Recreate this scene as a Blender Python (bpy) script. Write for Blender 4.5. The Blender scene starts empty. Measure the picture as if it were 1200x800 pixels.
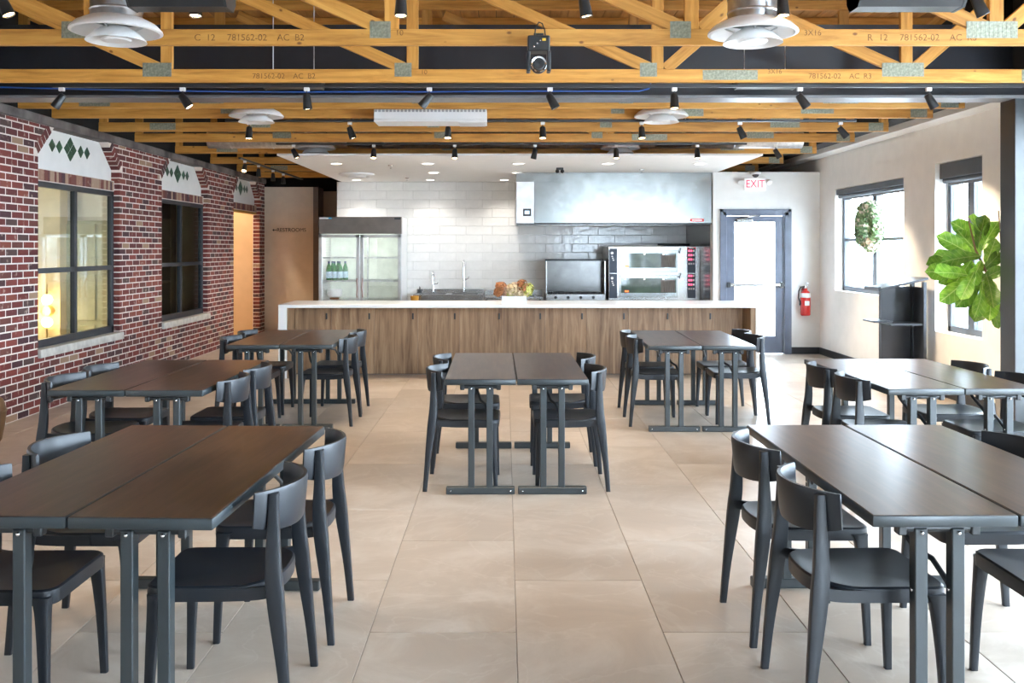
import bpy, bmesh, math, random
from mathutils import Vector, Matrix, Euler
random.seed(7)
R = math.radians
SC = bpy.context.scene
COL = SC.collection
F, VX, VY, H = 1124.0, 592.0, 291.0, 1.56      # focal length and vanishing point in a 1200x800 frame, eye height

# ------------------------------------------------------------------ camera, world, exposure
cd = bpy.data.cameras.new('camera'); cam = bpy.data.objects.new('camera', cd); COL.objects.link(cam)
cam.location = (0, 0, H); cam.rotation_euler = (R(90), 0, 0)
cd.sensor_width = 36.0; cd.lens = F / 1200 * 36.0
cd.shift_x = (600 - VX) / 1200; cd.shift_y = (VY - 400) / 1200
cd.clip_start = 0.05; cd.clip_end = 300
SC.camera = cam
w = bpy.data.worlds.new('overcast_sky'); SC.world = w; w.use_nodes = True
bg = w.node_tree.nodes['Background']; bg.inputs[0].default_value = (0.68, 0.84, 1.0, 1); bg.inputs[1].default_value = 18.5
SC.view_settings.view_transform = 'Standard'
try: SC.view_settings.look = 'None'
except Exception: pass
SC.view_settings.gamma = 1.0
SC.view_settings.exposure = 1.0
SC.view_settings.use_curve_mapping = False
SC.cycles.max_bounces = 10; SC.cycles.diffuse_bounces = 5; SC.cycles.glossy_bounces = 5
SC.cycles.transparent_max_bounces = 12
SC.cycles.sample_clamp_indirect = 6.0

def portal(loc, rot, sx, sy):
    l = bpy.data.lights.new('window_daylight', 'AREA'); l.shape = 'RECTANGLE'; l.size = sx; l.size_y = sy
    l.cycles.is_portal = True
    o = bpy.data.objects.new('window_daylight', l); COL.objects.link(o); o.location = loc; o.rotation_euler = rot
# right wall openings (y0, y1, z0, z1): two seen, two nearer the camera; an unseen window behind it, sized for its light; the glass door
WIN_R = [(11.22, 13.55, .97, 2.39), (9.31, 10.33, .67, 2.47), (4.5, 7.5, .12, 2.72), (.8, 4.0, .12, 2.72)]
WIN_F = [(2.3, 4.3, .12, 2.7)]
for y0, y1, z0, z1 in WIN_R:
    portal((4.93, (y0+y1)/2, (z0+z1)/2), (R(90), 0, R(90)), y1-y0, z1-z0)
for x0, x1, z0, z1 in WIN_F:
    portal(((x0+x1)/2, -2.75, (z0+z1)/2), (R(90), 0, R(180)), x1-x0, z1-z0)
portal((3.70, 14.45, 1.07), (R(90), 0, 0), .96, 2.1)

def pt(x, y, d): return Vector(((x-VX)*d/F, d, H+(VY-y)*d/F))

# ------------------------------------------------------------------ materials
MATS = {}
def mat(name, col, rough=.5, metal=0., var=.12, scale=6., stretch=(1, 1, 1), bump=0., bscale=40., spec=.5, emit=None, es=0., coat=0., rvar=0., coord='Object'):
    if name in MATS: return MATS[name]
    m = bpy.data.materials.new(name); m.use_nodes = True; nt = m.node_tree; N = nt.nodes; L = nt.links
    b = N['Principled BSDF']
    b.inputs['Roughness'].default_value = rough; b.inputs['Metallic'].default_value = metal
    b.inputs['Specular IOR Level'].default_value = spec; b.inputs['Coat Weight'].default_value = coat
    b.inputs['Coat Roughness'].default_value = .12
    tc = N.new('ShaderNodeTexCoord'); mp = N.new('ShaderNodeMapping'); mp.inputs['Scale'].default_value = stretch
    L.new(tc.outputs[coord], mp.inputs[0])
    nz = N.new('ShaderNodeTexNoise'); nz.inputs['Scale'].default_value = scale; nz.inputs['Detail'].default_value = 5
    L.new(mp.outputs[0], nz.inputs['Vector'])
    rp = N.new('ShaderNodeValToRGB')
    lo = [max(0, c*(1-var)) for c in col]; hi = [min(1, c*(1+var)) for c in col]
    rp.color_ramp.elements[0].position = .3; rp.color_ramp.elements[1].position = .7
    rp.color_ramp.elements[0].color = (*lo, 1); rp.color_ramp.elements[1].color = (*hi, 1)
    L.new(nz.outputs['Fac'], rp.inputs[0]); L.new(rp.outputs[0], b.inputs['Base Color'])
    if rvar:
        mr = N.new('ShaderNodeMapRange'); mr.inputs[3].default_value = rough-rvar; mr.inputs[4].default_value = rough+rvar
        L.new(nz.outputs['Fac'], mr.inputs[0]); L.new(mr.outputs[0], b.inputs['Roughness'])
    if bump:
        n2 = N.new('ShaderNodeTexNoise'); n2.inputs['Scale'].default_value = bscale; n2.inputs['Detail'].default_value = 3
        L.new(mp.outputs[0], n2.inputs['Vector'])
        bp = N.new('ShaderNodeBump'); bp.inputs['Strength'].default_value = bump; bp.inputs['Distance'].default_value = .01
        L.new(n2.outputs['Fac'], bp.inputs['Height']); L.new(bp.outputs[0], b.inputs['Normal'])
    if emit:
        b.inputs['Emission Color'].default_value = (*emit, 1); b.inputs['Emission Strength'].default_value = es
    MATS[name] = m
    return m

def wood(name, dark, mid, light, rough=.5, axis=0, scale=1.6, ratio=14., knots=False, spec=.5, vary=0., bump=.05):
    m = bpy.data.materials.new(name); m.use_nodes = True; nt = m.node_tree; N = nt.nodes; L = nt.links
    b = N['Principled BSDF']; b.inputs['Roughness'].default_value = rough; b.inputs['Specular IOR Level'].default_value = spec
    tc = N.new('ShaderNodeTexCoord'); oi = N.new('ShaderNodeObjectInfo')
    ad = N.new('ShaderNodeVectorMath'); ad.operation = 'ADD'
    sc_ = N.new('ShaderNodeVectorMath'); sc_.operation = 'SCALE'; sc_.inputs[0].default_value = (13.1, 7.7, 5.3)
    L.new(oi.outputs['Random'], sc_.inputs['Scale'])
    L.new(tc.outputs['Object'], ad.inputs[0]); L.new(sc_.outputs[0], ad.inputs[1])
    mp = N.new('ShaderNodeMapping'); s = [ratio]*3; s[axis] = 1.; mp.inputs['Scale'].default_value = s
    L.new(ad.outputs[0], mp.inputs[0])
    nz = N.new('ShaderNodeTexNoise'); nz.inputs['Scale'].default_value = scale; nz.inputs['Detail'].default_value = 7
    nz.inputs['Distortion'].default_value = .6; nz.inputs['Roughness'].default_value = .62
    L.new(mp.outputs[0], nz.inputs['Vector'])
    rp = N.new('ShaderNodeValToRGB'); e = rp.color_ramp.elements
    e[0].position = .32; e[0].color = (*dark, 1); e[1].position = .72; e[1].color = (*light, 1)
    k = e.new(.5); k.color = (*mid, 1)
    L.new(nz.outputs['Fac'], rp.inputs[0]); out = rp.outputs[0]
    if knots:
        vo = N.new('ShaderNodeTexVoronoi'); vo.inputs['Scale'].default_value = 4.2
        m2 = N.new('ShaderNodeMapping'); m2.inputs['Scale'].default_value = (1, 1.6, 1.6); L.new(ad.outputs[0], m2.inputs[0]); L.new(m2.outputs[0], vo.inputs['Vector'])
        r2 = N.new('ShaderNodeValToRGB'); r2.color_ramp.elements[0].position = .04; r2.color_ramp.elements[1].position = .085
        r2.color_ramp.elements[0].color = (.16, .06, .02, 1); r2.color_ramp.elements[1].color = (1, 1, 1, 1)
        L.new(vo.outputs['Distance'], r2.inputs[0])
        mx = N.new('ShaderNodeMix'); mx.data_type = 'RGBA'; mx.blend_type = 'MULTIPLY'; mx.inputs[0].default_value = .8
        L.new(out, mx.inputs[6]); L.new(r2.outputs[0], mx.inputs[7]); out = mx.outputs[2]
    if vary:
        hs = N.new('ShaderNodeHueSaturation'); mr = N.new('ShaderNodeMapRange')
        mr.inputs[3].default_value = 1-vary; mr.inputs[4].default_value = 1+vary
        L.new(oi.outputs['Random'], mr.inputs[0]); L.new(mr.outputs[0], hs.inputs['Value']); L.new(out, hs.inputs['Color']); out = hs.outputs[0]
    L.new(out, b.inputs['Base Color'])
    if bump:
        bp = N.new('ShaderNodeBump'); bp.inputs['Strength'].default_value = bump; bp.inputs['Distance'].default_value = .004
        L.new(nz.outputs['Fac'], bp.inputs['Height']); L.new(bp.outputs[0], b.inputs['Normal'])
    MATS[name] = m
    return m

def brick_mat(name='red_brick', tan=0):
    m = bpy.data.materials.new(name); m.use_nodes = True; nt = m.node_tree; N = nt.nodes; L = nt.links
    b = N['Principled BSDF']; b.inputs['Roughness'].default_value = .85
    oi = N.new('ShaderNodeObjectInfo'); ge = N.new('ShaderNodeNewGeometry')
    a = N.new('ShaderNodeMath'); a.operation = 'ADD'; L.new(oi.outputs['Random'], a.inputs[0]); L.new(ge.outputs['Random Per Island'], a.inputs[1])
    fr = N.new('ShaderNodeMath'); fr.operation = 'FRACT'; L.new(a.outputs[0], fr.inputs[0])
    rp = N.new('ShaderNodeValToRGB'); rp.color_ramp.interpolation = 'CONSTANT'; e = rp.color_ramp.elements
    cols = [(0, (.135, .026, .022)), (.22, (.175, .036, .028)), (.40, (.105, .022, .022)), (.55, (.06, .022, .026)), (.66, (.20, .05, .033)), (.80, (.12, .036, .028)), (.90, (.075, .04, .036)), (.96, (.30, .19, .12))]
    if tan: cols = [(0, (.16, .05, .04)), (.2, (.36, .24, .17)), (.4, (.07, .03, .04)), (.55, (.30, .17, .12)), (.7, (.13, .045, .045)), (.85, (.40, .29, .21))]
    e[0].position = 0; e[0].color = (*cols[0][1], 1); e[1].position = cols[1][0]; e[1].color = (*cols[1][1], 1)
    for p, c in cols[2:]:
        k = e.new(p); k.color = (*c, 1)
    L.new(fr.outputs[0], rp.inputs[0])
    nz = N.new('ShaderNodeTexNoise'); nz.inputs['Scale'].default_value = 14; nz.inputs['Detail'].default_value = 6
    L.new(ge.outputs['Position'], nz.inputs['Vector'])
    r2 = N.new('ShaderNodeValToRGB'); r2.color_ramp.elements[0].position = .60; r2.color_ramp.elements[1].position = .72
    r2.color_ramp.elements[0].color = (0, 0, 0, 1); r2.color_ramp.elements[1].color = (.55, .55, .55, 1)
    L.new(nz.outputs['Fac'], r2.inputs[0])
    mx = N.new('ShaderNodeMix'); mx.data_type = 'RGBA'; L.new(r2.outputs[0], mx.inputs[0]); L.new(rp.outputs[0], mx.inputs[6]); mx.inputs[7].default_value = (.50, .38, .31, 1)
    L.new(mx.outputs[2], b.inputs['Base Color'])
    bp = N.new('ShaderNodeBump'); bp.inputs['Strength'].default_value = .5; bp.inputs['Distance'].default_value = .006
    n3 = N.new('ShaderNodeTexNoise'); n3.inputs['Scale'].default_value = 60; L.new(ge.outputs['Position'], n3.inputs['Vector'])
    L.new(n3.outputs['Fac'], bp.inputs['Height']); L.new(bp.outputs[0], b.inputs['Normal'])
    MATS[name] = m
    return m

def stone_tile_mat():
    m = bpy.data.materials.new('beige_porcelain'); m.use_nodes = True; nt = m.node_tree; N = nt.nodes; L = nt.links
    b = N['Principled BSDF']; b.inputs['Roughness'].default_value = .34
    oi = N.new('ShaderNodeObjectInfo'); ge = N.new('ShaderNodeNewGeometry')
    sc_ = N.new('ShaderNodeVectorMath'); sc_.operation = 'SCALE'; sc_.inputs[0].default_value = (31, 17, 9); L.new(oi.outputs['Random'], sc_.inputs['Scale'])
    ad = N.new('ShaderNodeVectorMath'); ad.operation = 'ADD'; L.new(ge.outputs['Position'], ad.inputs[0]); L.new(sc_.outputs[0], ad.inputs[1])
    nz = N.new('ShaderNodeTexNoise'); nz.inputs['Scale'].default_value = 1.9; nz.inputs['Detail'].default_value = 9; nz.inputs['Roughness'].default_value = .64; nz.inputs['Distortion'].default_value = .9
    L.new(ad.outputs[0], nz.inputs['Vector'])
    rp = N.new('ShaderNodeValToRGB'); e = rp.color_ramp.elements
    e[0].position = .28; e[0].color = (.41, .335, .27, 1); e[1].position = .76; e[1].color = (.60, .53, .46, 1)
    k = e.new(.46); k.color = (.46, .375, .30, 1); k = e.new(.60); k.color = (.53, .45, .375, 1)
    L.new(nz.outputs['Fac'], rp.inputs[0])
    n2 = N.new('ShaderNodeTexNoise'); n2.inputs['Scale'].default_value = 1.1; n2.inputs['Detail'].default_value = 6; n2.inputs['Distortion'].default_value = 2.2
    L.new(ad.outputs[0], n2.inputs['Vector'])
    r2 = N.new('ShaderNodeValToRGB'); e = r2.color_ramp.elements
    e[0].position = .485; e[0].color = (0, 0, 0, 1); e[1].position = .515; e[1].color = (0, 0, 0, 1); k = e.new(.5); k.color = (.22, .22, .22, 1)
    L.new(n2.outputs['Fac'], r2.inputs[0])
    mx = N.new('ShaderNodeMix'); mx.data_type = 'RGBA'; L.new(r2.outputs[0], mx.inputs[0]); L.new(rp.outputs[0], mx.inputs[6]); mx.inputs[7].default_value = (.66, .60, .53, 1)
    hs = N.new('ShaderNodeHueSaturation'); mr = N.new('ShaderNodeMapRange'); mr.inputs[3].default_value = .93; mr.inputs[4].default_value = 1.07
    L.new(oi.outputs['Random'], mr.inputs[0]); L.new(mr.outputs[0], hs.inputs['Value']); L.new(mx.outputs[2], hs.inputs['Color']); L.new(hs.outputs[0], b.inputs['Base Color'])
    m3 = N.new('ShaderNodeMapRange'); m3.inputs[3].default_value = .25; m3.inputs[4].default_value = .36; L.new(nz.outputs['Fac'], m3.inputs[0]); L.new(m3.outputs[0], b.inputs['Roughness'])
    MATS['beige_porcelain'] = m
    return m

def glass_mat(name, tint=(1, 1, 1), refl=.10, rough=.0):
    m = bpy.data.materials.new(name); m.use_nodes = True; nt = m.node_tree; N = nt.nodes; L = nt.links
    N.remove(N['Principled BSDF']); out = N['Material Output']
    t = N.new('ShaderNodeBsdfTransparent'); t.inputs[0].default_value = (*tint, 1)
    g = N.new('ShaderNodeBsdfGlossy'); g.inputs['Roughness'].default_value = rough
    mx = N.new('ShaderNodeMixShader'); mx.inputs[0].default_value = refl
    nz = N.new('ShaderNodeTexNoise'); nz.inputs['Scale'].default_value = 1.5
    mr = N.new('ShaderNodeMapRange'); mr.inputs[3].default_value = refl*.85; mr.inputs[4].default_value = refl*1.15
    L.new(nz.outputs['Fac'], mr.inputs[0]); L.new(mr.outputs[0], mx.inputs[0])
    L.new(t.outputs[0], mx.inputs[1]); L.new(g.outputs[0], mx.inputs[2]); L.new(mx.outputs[0], out.inputs[0])
    MATS[name] = m
    return m

PINE = wood('yellow_pine', (.40, .17, .026), (.57, .27, .050), (.70, .37, .085), rough=.55, axis=0, scale=2.0, ratio=12, knots=True, vary=.10)
TOPW = wood('dark_walnut_laminate', (.030, .015, .009), (.060, .030, .017), (.105, .056, .032), rough=.28, axis=1, scale=2.2, ratio=11, spec=.55, bump=.015)
CABW = wood('brown_oak_veneer', (.14, .076, .038), (.26, .155, .082), (.40, .265, .155), rough=.5, axis=2, scale=1.5, ratio=13, vary=.06)
BRICK = brick_mat(); STONE = stone_tile_mat()
MORTAR = mat('pale_mortar', (.70, .62, .56), .95, bump=.4, bscale=50)
GROUT = mat('warm_grey_grout', (.42, .37, .32), .9)
BLACKM = mat('black_powder_coat', (.016, .019, .022), .38, bump=.05, bscale=300, spec=.6)
CHAIR = mat('black_polypropylene', (.0095, .012, .0165), .38, bump=.05, bscale=400, spec=.5)
SLATE = mat('charcoal_metal', (.019, .027, .031), .34, metal=.0, bump=.04, bscale=200, spec=.7)
WHITEP = mat('white_paint', (.80, .79, .77), .6, var=.03, bump=.05, bscale=80)
CREAM = mat('cream_wall_paint', (.90, .87, .83), .7, var=.03, bump=.05, bscale=80)
SOFFW = mat('white_drywall', (.83, .82, .80), .65, var=.02)
BLACKP = mat('flat_black_paint', (.008, .0085, .010), .8)
QUARTZ = mat('white_quartz', (.86, .85, .83), .18, var=.03, scale=3)
STEEL = mat('brushed_steel', (.40, .40, .395), .26, metal=1, var=.05, scale=3, stretch=(1, 1, 12), rvar=.03)
STEELW = mat('wavy_sheet_steel', (.26, .27, .265), .22, metal=1, bump=.35, bscale=1.4, rvar=.03)
GALV = mat('galvanised_steel', (.62, .64, .66), .30, metal=1, var=.2, scale=18, bump=.05, bscale=12)
PLATE = mat('punched_plate', (.30, .31, .24), .5, metal=.5, var=.3, scale=60)
CHROME = mat('chrome', (.75, .75, .76), .1, metal=1)
DKFRAME = mat('dark_window_frame', (.022, .026, .033), .4)
GREYFR = mat('blue_grey_frame', (.075, .088, .108), .45)
DOORFR = mat('slate_blue_door_paint', (.12, .14, .19), .45)
GLASS = glass_mat('clear_glass', refl=.08)
DIMGL = glass_mat('interior_glass', tint=(.86, .92, .90), refl=.16)
GREEN = mat('green_tile', (.016, .075, .036), .35, var=.25, scale=20)
SILL = mat('grey_limestone', (.50, .48, .44), .85, var=.18, scale=12, bump=.2)
LEDGE = mat('weathered_dark_capstone', (.12, .105, .10), .85, var=.6, scale=3.5, bump=.2)
PEACH = mat('peach_wall', (.62, .42, .24), .7, var=.04)
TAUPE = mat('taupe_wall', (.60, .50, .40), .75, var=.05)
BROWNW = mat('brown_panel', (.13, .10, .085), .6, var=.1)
WHITEM = mat('white_enamel', (.82, .82, .82), .35, var=.03)
LAMPON = mat('spotlight_lens', (1, .8, .5), .4, emit=(1, .62, .28), es=14)
CANON = mat('downlight_lens', (1, .95, .85), .4, emit=(1, .93, .82), es=6)
RUBBER = mat('black_rubber', (.012, .012, .013), .6)

# ------------------------------------------------------------------ mesh helpers
class MB:
    def __init__(s): s.bm = bmesh.new()
    def box(s, x0, x1, y0, y1, z0, z1, bev=0, seg=2):
        t = bmesh.new(); bmesh.ops.create_cube(t, size=1)
        for v in t.verts: v.co = Vector(((x0+x1)/2+v.co.x*(x1-x0), (y0+y1)/2+v.co.y*(y1-y0), (z0+z1)/2+v.co.z*(z1-z0)))
        if bev: bmesh.ops.bevel(t, geom=t.edges[:], offset=bev, segments=seg, profile=.5, affect='EDGES')
        return s.merge(t)
    def merge(s, t, M=None):
        if M is not None: t.transform(M)
        me = bpy.data.meshes.new('t'); t.to_mesh(me); t.free(); s.bm.from_mesh(me); bpy.data.meshes.remove(me); return s
    def cyl(s, a, b, r0, r1=None, n=16, caps=True):
        a = Vector(a); b = Vector(b); r1 = r0 if r1 is None else r1
        q = (b-a).to_track_quat('Z', 'Y').to_matrix().to_4x4(); L = (b-a).length
        t = bmesh.new(); bmesh.ops.create_cone(t, cap_ends=caps, segments=n, radius1=r0, radius2=r1, depth=L)
        return s.merge(t, Matrix.Translation((a+b)/2) @ q)
    def ball(s, c, r, n=10, sc=(1, 1, 1)):
        t = bmesh.new(); bmesh.ops.create_uvsphere(t, u_segments=n, v_segments=max(5, n//2+1), radius=r)
        return s.merge(t, Matrix.Translation(c) @ Matrix.Diagonal((*sc, 1)))
    def loft(s, rings, closed=False, caps=True):
        rs = [[s.bm.verts.new(p) for p in r] for r in rings]; n = len(rs[0])
        m = len(rs)
        for i in range(m if closed else m-1):
            A, B = rs[i], rs[(i+1) % m]
            for j in range(n): s.bm.faces.new((A[j], A[(j+1) % n], B[(j+1) % n], B[j]))
        if caps and not closed:
            s.bm.faces.new(rs[0][::-1]); s.bm.faces.new(rs[-1])
        return s
    def tube(s, pts, r, n=8, close=False):
        pts = [Vector(p) for p in pts]; rings = []; up = None
        for i, p in enumerate(pts):
            a = pts[i-1] if (i or close) else p; b = pts[(i+1) % len(pts)] if (i < len(pts)-1 or close) else p
            t = (b-a).normalized()
            if up is None: up = t.orthogonal().normalized()
            u = (up-t*up.dot(t)); u = u.normalized() if u.length > 1e-5 else t.orthogonal().normalized(); up = u
            v = t.cross(u); rr = r[i] if isinstance(r, (list, tuple)) else r
            rings.append([p+u*math.cos(2*math.pi*k/n)*rr+v*math.sin(2*math.pi*k/n)*rr for k in range(n)])
        return s.loft(rings, closed=close)
    def lathe(s, prof, c=(0, 0, 0), n=24, caps=False):
        c = Vector(c); rings = [[c+Vector((r*math.cos(2*math.pi*k/n), r*math.sin(2*math.pi*k/n), z)) for k in range(n)] for r, z in prof]
        return s.loft(rings, caps=caps)
    def prism(s, poly, x0, x1):
        """poly of (y, z), extruded along x"""
        A = [s.bm.verts.new((x0, y, z)) for y, z in poly]; B = [s.bm.verts.new((x1, y, z)) for y, z in poly]; n = len(poly)
        s.bm.faces.new(A); s.bm.faces.new(B[::-1])
        for i in range(n): s.bm.faces.new((A[i], B[i], B[(i+1) % n], A[(i+1) % n]))
        return s
    def mesh(s, name, m, smooth=False):
        bmesh.ops.recalc_face_normals(s.bm, faces=s.bm.faces[:])
        me = bpy.data.meshes.new(name); s.bm.to_mesh(me); s.bm.free(); me.materials.append(m)
        if smooth:
            for p in me.polygons: p.use_smooth = True
            try: me.set_sharp_from_angle(angle=R(38))
            except Exception: pass
        return me
    def build(s, name, m, parent=None, smooth=False, loc=None, rot=None, kind=None):
        return link(name, s.mesh(name, m, smooth), parent, loc, rot, kind)

def link(name, me, parent=None, loc=None, rot=None, kind=None):
    o = bpy.data.objects.new(name, me); COL.objects.link(o)
    if parent: o.parent = parent
    if loc is not None: o.location = loc
    if rot is not None: o.rotation_euler = rot
    if kind: o['kind'] = kind
    return o
def tag(o, label, cat, group=None):
    o['label'] = label; o['category'] = cat
    if group: o['group'] = group
    return o
def thing(name, label, cat, loc=(0, 0, 0), rz=0., group=None):
    o = bpy.data.objects.new(name, None); COL.objects.link(o); o.location = loc; o.rotation_euler = (0, 0, rz)
    o.empty_display_size = .1
    return tag(o, label, cat, group)
def dup(root, parent=None):
    c = root.copy(); COL.objects.link(c); c.parent = parent
    for ch in root.children: dup(ch, c)
    return c
def box(name, b, m, parent=None, bev=0, kind=None):
    return MB().box(*b, bev).build(name, m, parent, kind=kind)
def text(name, s, size, M, m, parent=None, align='CENTER', ext=.0008):
    cu = bpy.data.curves.new('t', 'FONT'); cu.body = s; cu.size = size; cu.align_x = align; cu.align_y = 'CENTER'; cu.extrude = ext
    o = bpy.data.objects.new('t', cu); COL.objects.link(o); bpy.context.view_layer.update()
    me = bpy.data.meshes.new_from_object(o.evaluated_get(bpy.context.evaluated_depsgraph_get()))
    bpy.data.objects.remove(o); bpy.data.curves.remove(cu)
    me.transform(M); me.materials.clear(); me.materials.append(m); me.name = name
    return link(name, me, parent)
def words(par, s, size, x, y, z, m):
    n = len(s)*size*.62; cx = x-n/2
    for wd_ in s.split(' '):
        L = len(wd_)*size*.62
        text('lettering', wd_, size, facing((cx+L/2, y, z)), m, par, ext=.0003); cx += L+size*.5
def facing(loc, rx=90, rz=0, sx=1.): return Matrix.Translation(loc) @ Matrix.Rotation(R(rz), 4, 'Z') @ Matrix.Rotation(R(rx), 4, 'X') @ Matrix.Diagonal((sx, 1, 1, 1))

# ------------------------------------------------------------------ the setting
XL, XR, YD, YT, YE = -4.43, 4.66, 14.2, 16.3, 17.66      # brick wall, right wall, door wall, kitchen wall, restroom wall
ZR = 3.80
floor = box('floor', (-7.4, 4.9, -2.8, 19.0, -.14, -.004), GROUT, kind='structure')
TW, TL = .596, 1.22
tile_me = MB().box(-TW/2+.002, TW/2-.002, -TL/2+.002, TL/2-.002, -.012, 0, .0012, 1).mesh('tile', STONE)
for i in range(-8, 8):
    xc = .045 + (i+.5)*TW
    if xc+TW/2 < XL-.05 or xc > XR: continue
    off = 5.12 if i % 2 else 5.73
    k = -4
    while True:
        yc = off + (k+.5)*TL; k += 1
        if yc > 18.6: break
        if yc < .6: continue
        link('tile', tile_me, floor, (xc, yc, 0))
box('pavement', (4.95, 60, -40, 60, -.3, -.06), mat('pale_concrete', (.55, .54, .52), .8), kind='structure')
bk = box('pavement', (-40, 4.95, 19.1, 60, -.3, -.06), MATS['pale_concrete'], kind='structure')

def slab_with_holes(mb, u0, u1, z0, z1, holes, mk):
    """mk(u0,u1,z0,z1) adds a box; holes are (u0,u1,z0,z1), not overlapping in u"""
    u = u0
    for a, b, c, d in sorted(holes):
        if a > u: mk(u, a, z0, z1)
        if c > z0: mk(a, b, z0, c)
        if d < z1: mk(a, b, d, z1)
        u = b
    if u < u1: mk(u, u1, z0, z1)

# right wall; the stretch with the narrow window stands 3 cm proud of the farther one
mb = MB()
slab_with_holes(mb, 10.86, YD+.2, 0, 2.95, [WIN_R[0]], lambda a, b, c, d: mb.box(XR, XR+.24, a, b, c, d))
mb.box(XR, XR+.24, YD+.2, 19., 2.60, 2.95)
slab_with_holes(mb, -2.8, 10.86, 0, 2.95, WIN_R[1:], lambda a, b, c, d: mb.box(XR-.03, XR+.24, a, b, c, d))
mb.build('wall_right', CREAM, kind='structure')
mb = MB(); mb.box(XR-.018, XR, 10.86, YD, 0, .10); mb.box(XR-.048, XR-.03, -2.5, 10.86, 0, .10)
mb.build('baseboard_right', DKFRAME, kind='structure')
box('trim_1', (4.40, XR-.03, 8.1, 17.5, 2.88, 2.95), WHITEP, kind='structure')
mb = MB(); mb.box(4.17, XR, 4.0, 7.88, 2.95, ZR); mb.box(4.17, XR, 8.18, 17.5, 2.95, ZR); mb.box(4.44, XR, 7.88, 8.18, 2.95, ZR)
mb.build('trim_2', BLACKP, kind='structure')
# door wall (white), with the return beside the cooking line
mb = MB()
slab_with_holes(mb, 3.08, XR, 0, 2.69, [(3.22, 4.19, 0, 2.10)], lambda a, b, c, d: mb.box(a, b, YD, YD+.2, c, d))
mb.build('wall_back', WHITEP, kind='structure')
box('wall_kitchen_side', (3.08, 3.20, YD+.2, YT, 0, 2.69), STEEL, kind='structure')
mb = MB(); mb.box(4.19+.03, XR-.018, YD-.018, YD, 0, .10); mb.box(3.08, 3.19, YD-.018, YD, 0, .10)
mb.build('baseboard_back', DKFRAME, kind='structure')
# kitchen tile wall
wk = box('wall_kitchen', (-2.86, 3.08, YT+.008, YT+.2, 0, 2.69), mat('tile_grout_white', (.66, .65, .63), .8), kind='structure')
GLZ = mat('glazed_white_tile', (.84, .83, .81), .10, var=.04, scale=9, bump=.35, bscale=14)
tl, th = .45, .15
tmes = []
for j in range(4):
    m_ = MB(); n, mm = 7, 6; vs = []; ua = (0, .010, .26, .5, .74, .990, 1); ub = (0, .03, .35, .65, .97, 1)
    rr = random.Random(j)
    for a in range(n):
        for b in range(mm):
            e = 1 if a in (0, n-1) or b in (0, mm-1) else 0
            vs.append(m_.bm.verts.new((-tl/2+.0018+(tl-.0036)*ua[a], -.010+(.004 if e else rr.uniform(-.0007, .0007)), -th/2+.0018+(th-.0036)*ub[b])))
    for a in range(n-1):
        for b in range(mm-1): m_.bm.faces.new((vs[a*mm+b], vs[a*mm+b+1], vs[(a+1)*mm+b+1], vs[(a+1)*mm+b]))
    tmes.append(m_.mesh('tile', GLZ, smooth=False))
for r_ in range(4, 18):
    zc = r_*th + .065
    if zc+th/2 > 2.70: continue
    x = -2.86 - (tl*.5 if r_ % 2 else tl*.12)
    while x < 3.05:
        x0, x1 = max(x, -2.86), min(x+tl, 3.075)
        if x1-x0 > .04:
            o = link('tile', random.choice(tmes), wk, ((x0+x1)/2, YT+.008, zc), (random.gauss(0, .004), 0, random.gauss(0, .004)))
            o.scale = ((x1-x0)/tl, 1, 1)
        x += tl
# kitchen soffit
sof = box('ceiling_kitchen', (-2.78, 3.14, 11.68, YT+.2, 2.69, 2.715), SOFFW, kind='structure')
box('ceiling_sky_block', (3.20, 4.9, YD+.2, 17.7, 2.63, 2.69), WHITEP, kind='structure')  # unseen slab added to keep sky light out above the door wall
# far end: restroom panel, the recess beyond it, dark upper wall
wr = box('wall_restroom', (-4.6, -3.53, YE, YE+.12, 0, 2.69), TAUPE, kind='structure')
text('lettering', 'RESTROOMS', .096, facing(pt(341.5, 269.5, YE-.002)), BLACKP, wr)
ap = pt(322, 269.5, YE-.003)
MB().box(ap.x-.035, ap.x+.035, YE-.003, YE-.001, ap.z-.006, ap.z+.006).build('arrow_shaft', BLACKP, wr)
arr = MB(); arr.loft([[(ap.x-.045, y, ap.z), (ap.x-.015, y, ap.z-.026), (ap.x-.015, y, ap.z+.026)] for y in (YE-.003, YE-.001)]); arr.build('arrow_head', BLACKP, wr)
box('wall_recess', (-3.60, -2.60, 18.5, 18.6, 0, 2.66), TAUPE, kind='structure')
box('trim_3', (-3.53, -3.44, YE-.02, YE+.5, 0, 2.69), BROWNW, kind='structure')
box('wall_far', (-7.4, 3.08, 18.8, 19.0, 0, ZR), BLACKP, kind='structure')
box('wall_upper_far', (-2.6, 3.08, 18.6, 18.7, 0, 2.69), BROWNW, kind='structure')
box('wall_gable', (3.08, 4.9, 17.6, 17.7, 2.62, ZR), BLACKP, kind='structure')
box('wall_kitchen_end', (3.08, 3.20, YT, 19.0, 0, ZR), BLACKP, kind='structure')
# front wall behind the camera
mb = MB()
slab_with_holes(mb, -7.4, XR+.24, 0, ZR, WIN_F, lambda a, b, c, d: mb.box(a, b, -2.7, -2.5, c, d))
mb.build('wall_front', CREAM, kind='structure')

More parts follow.
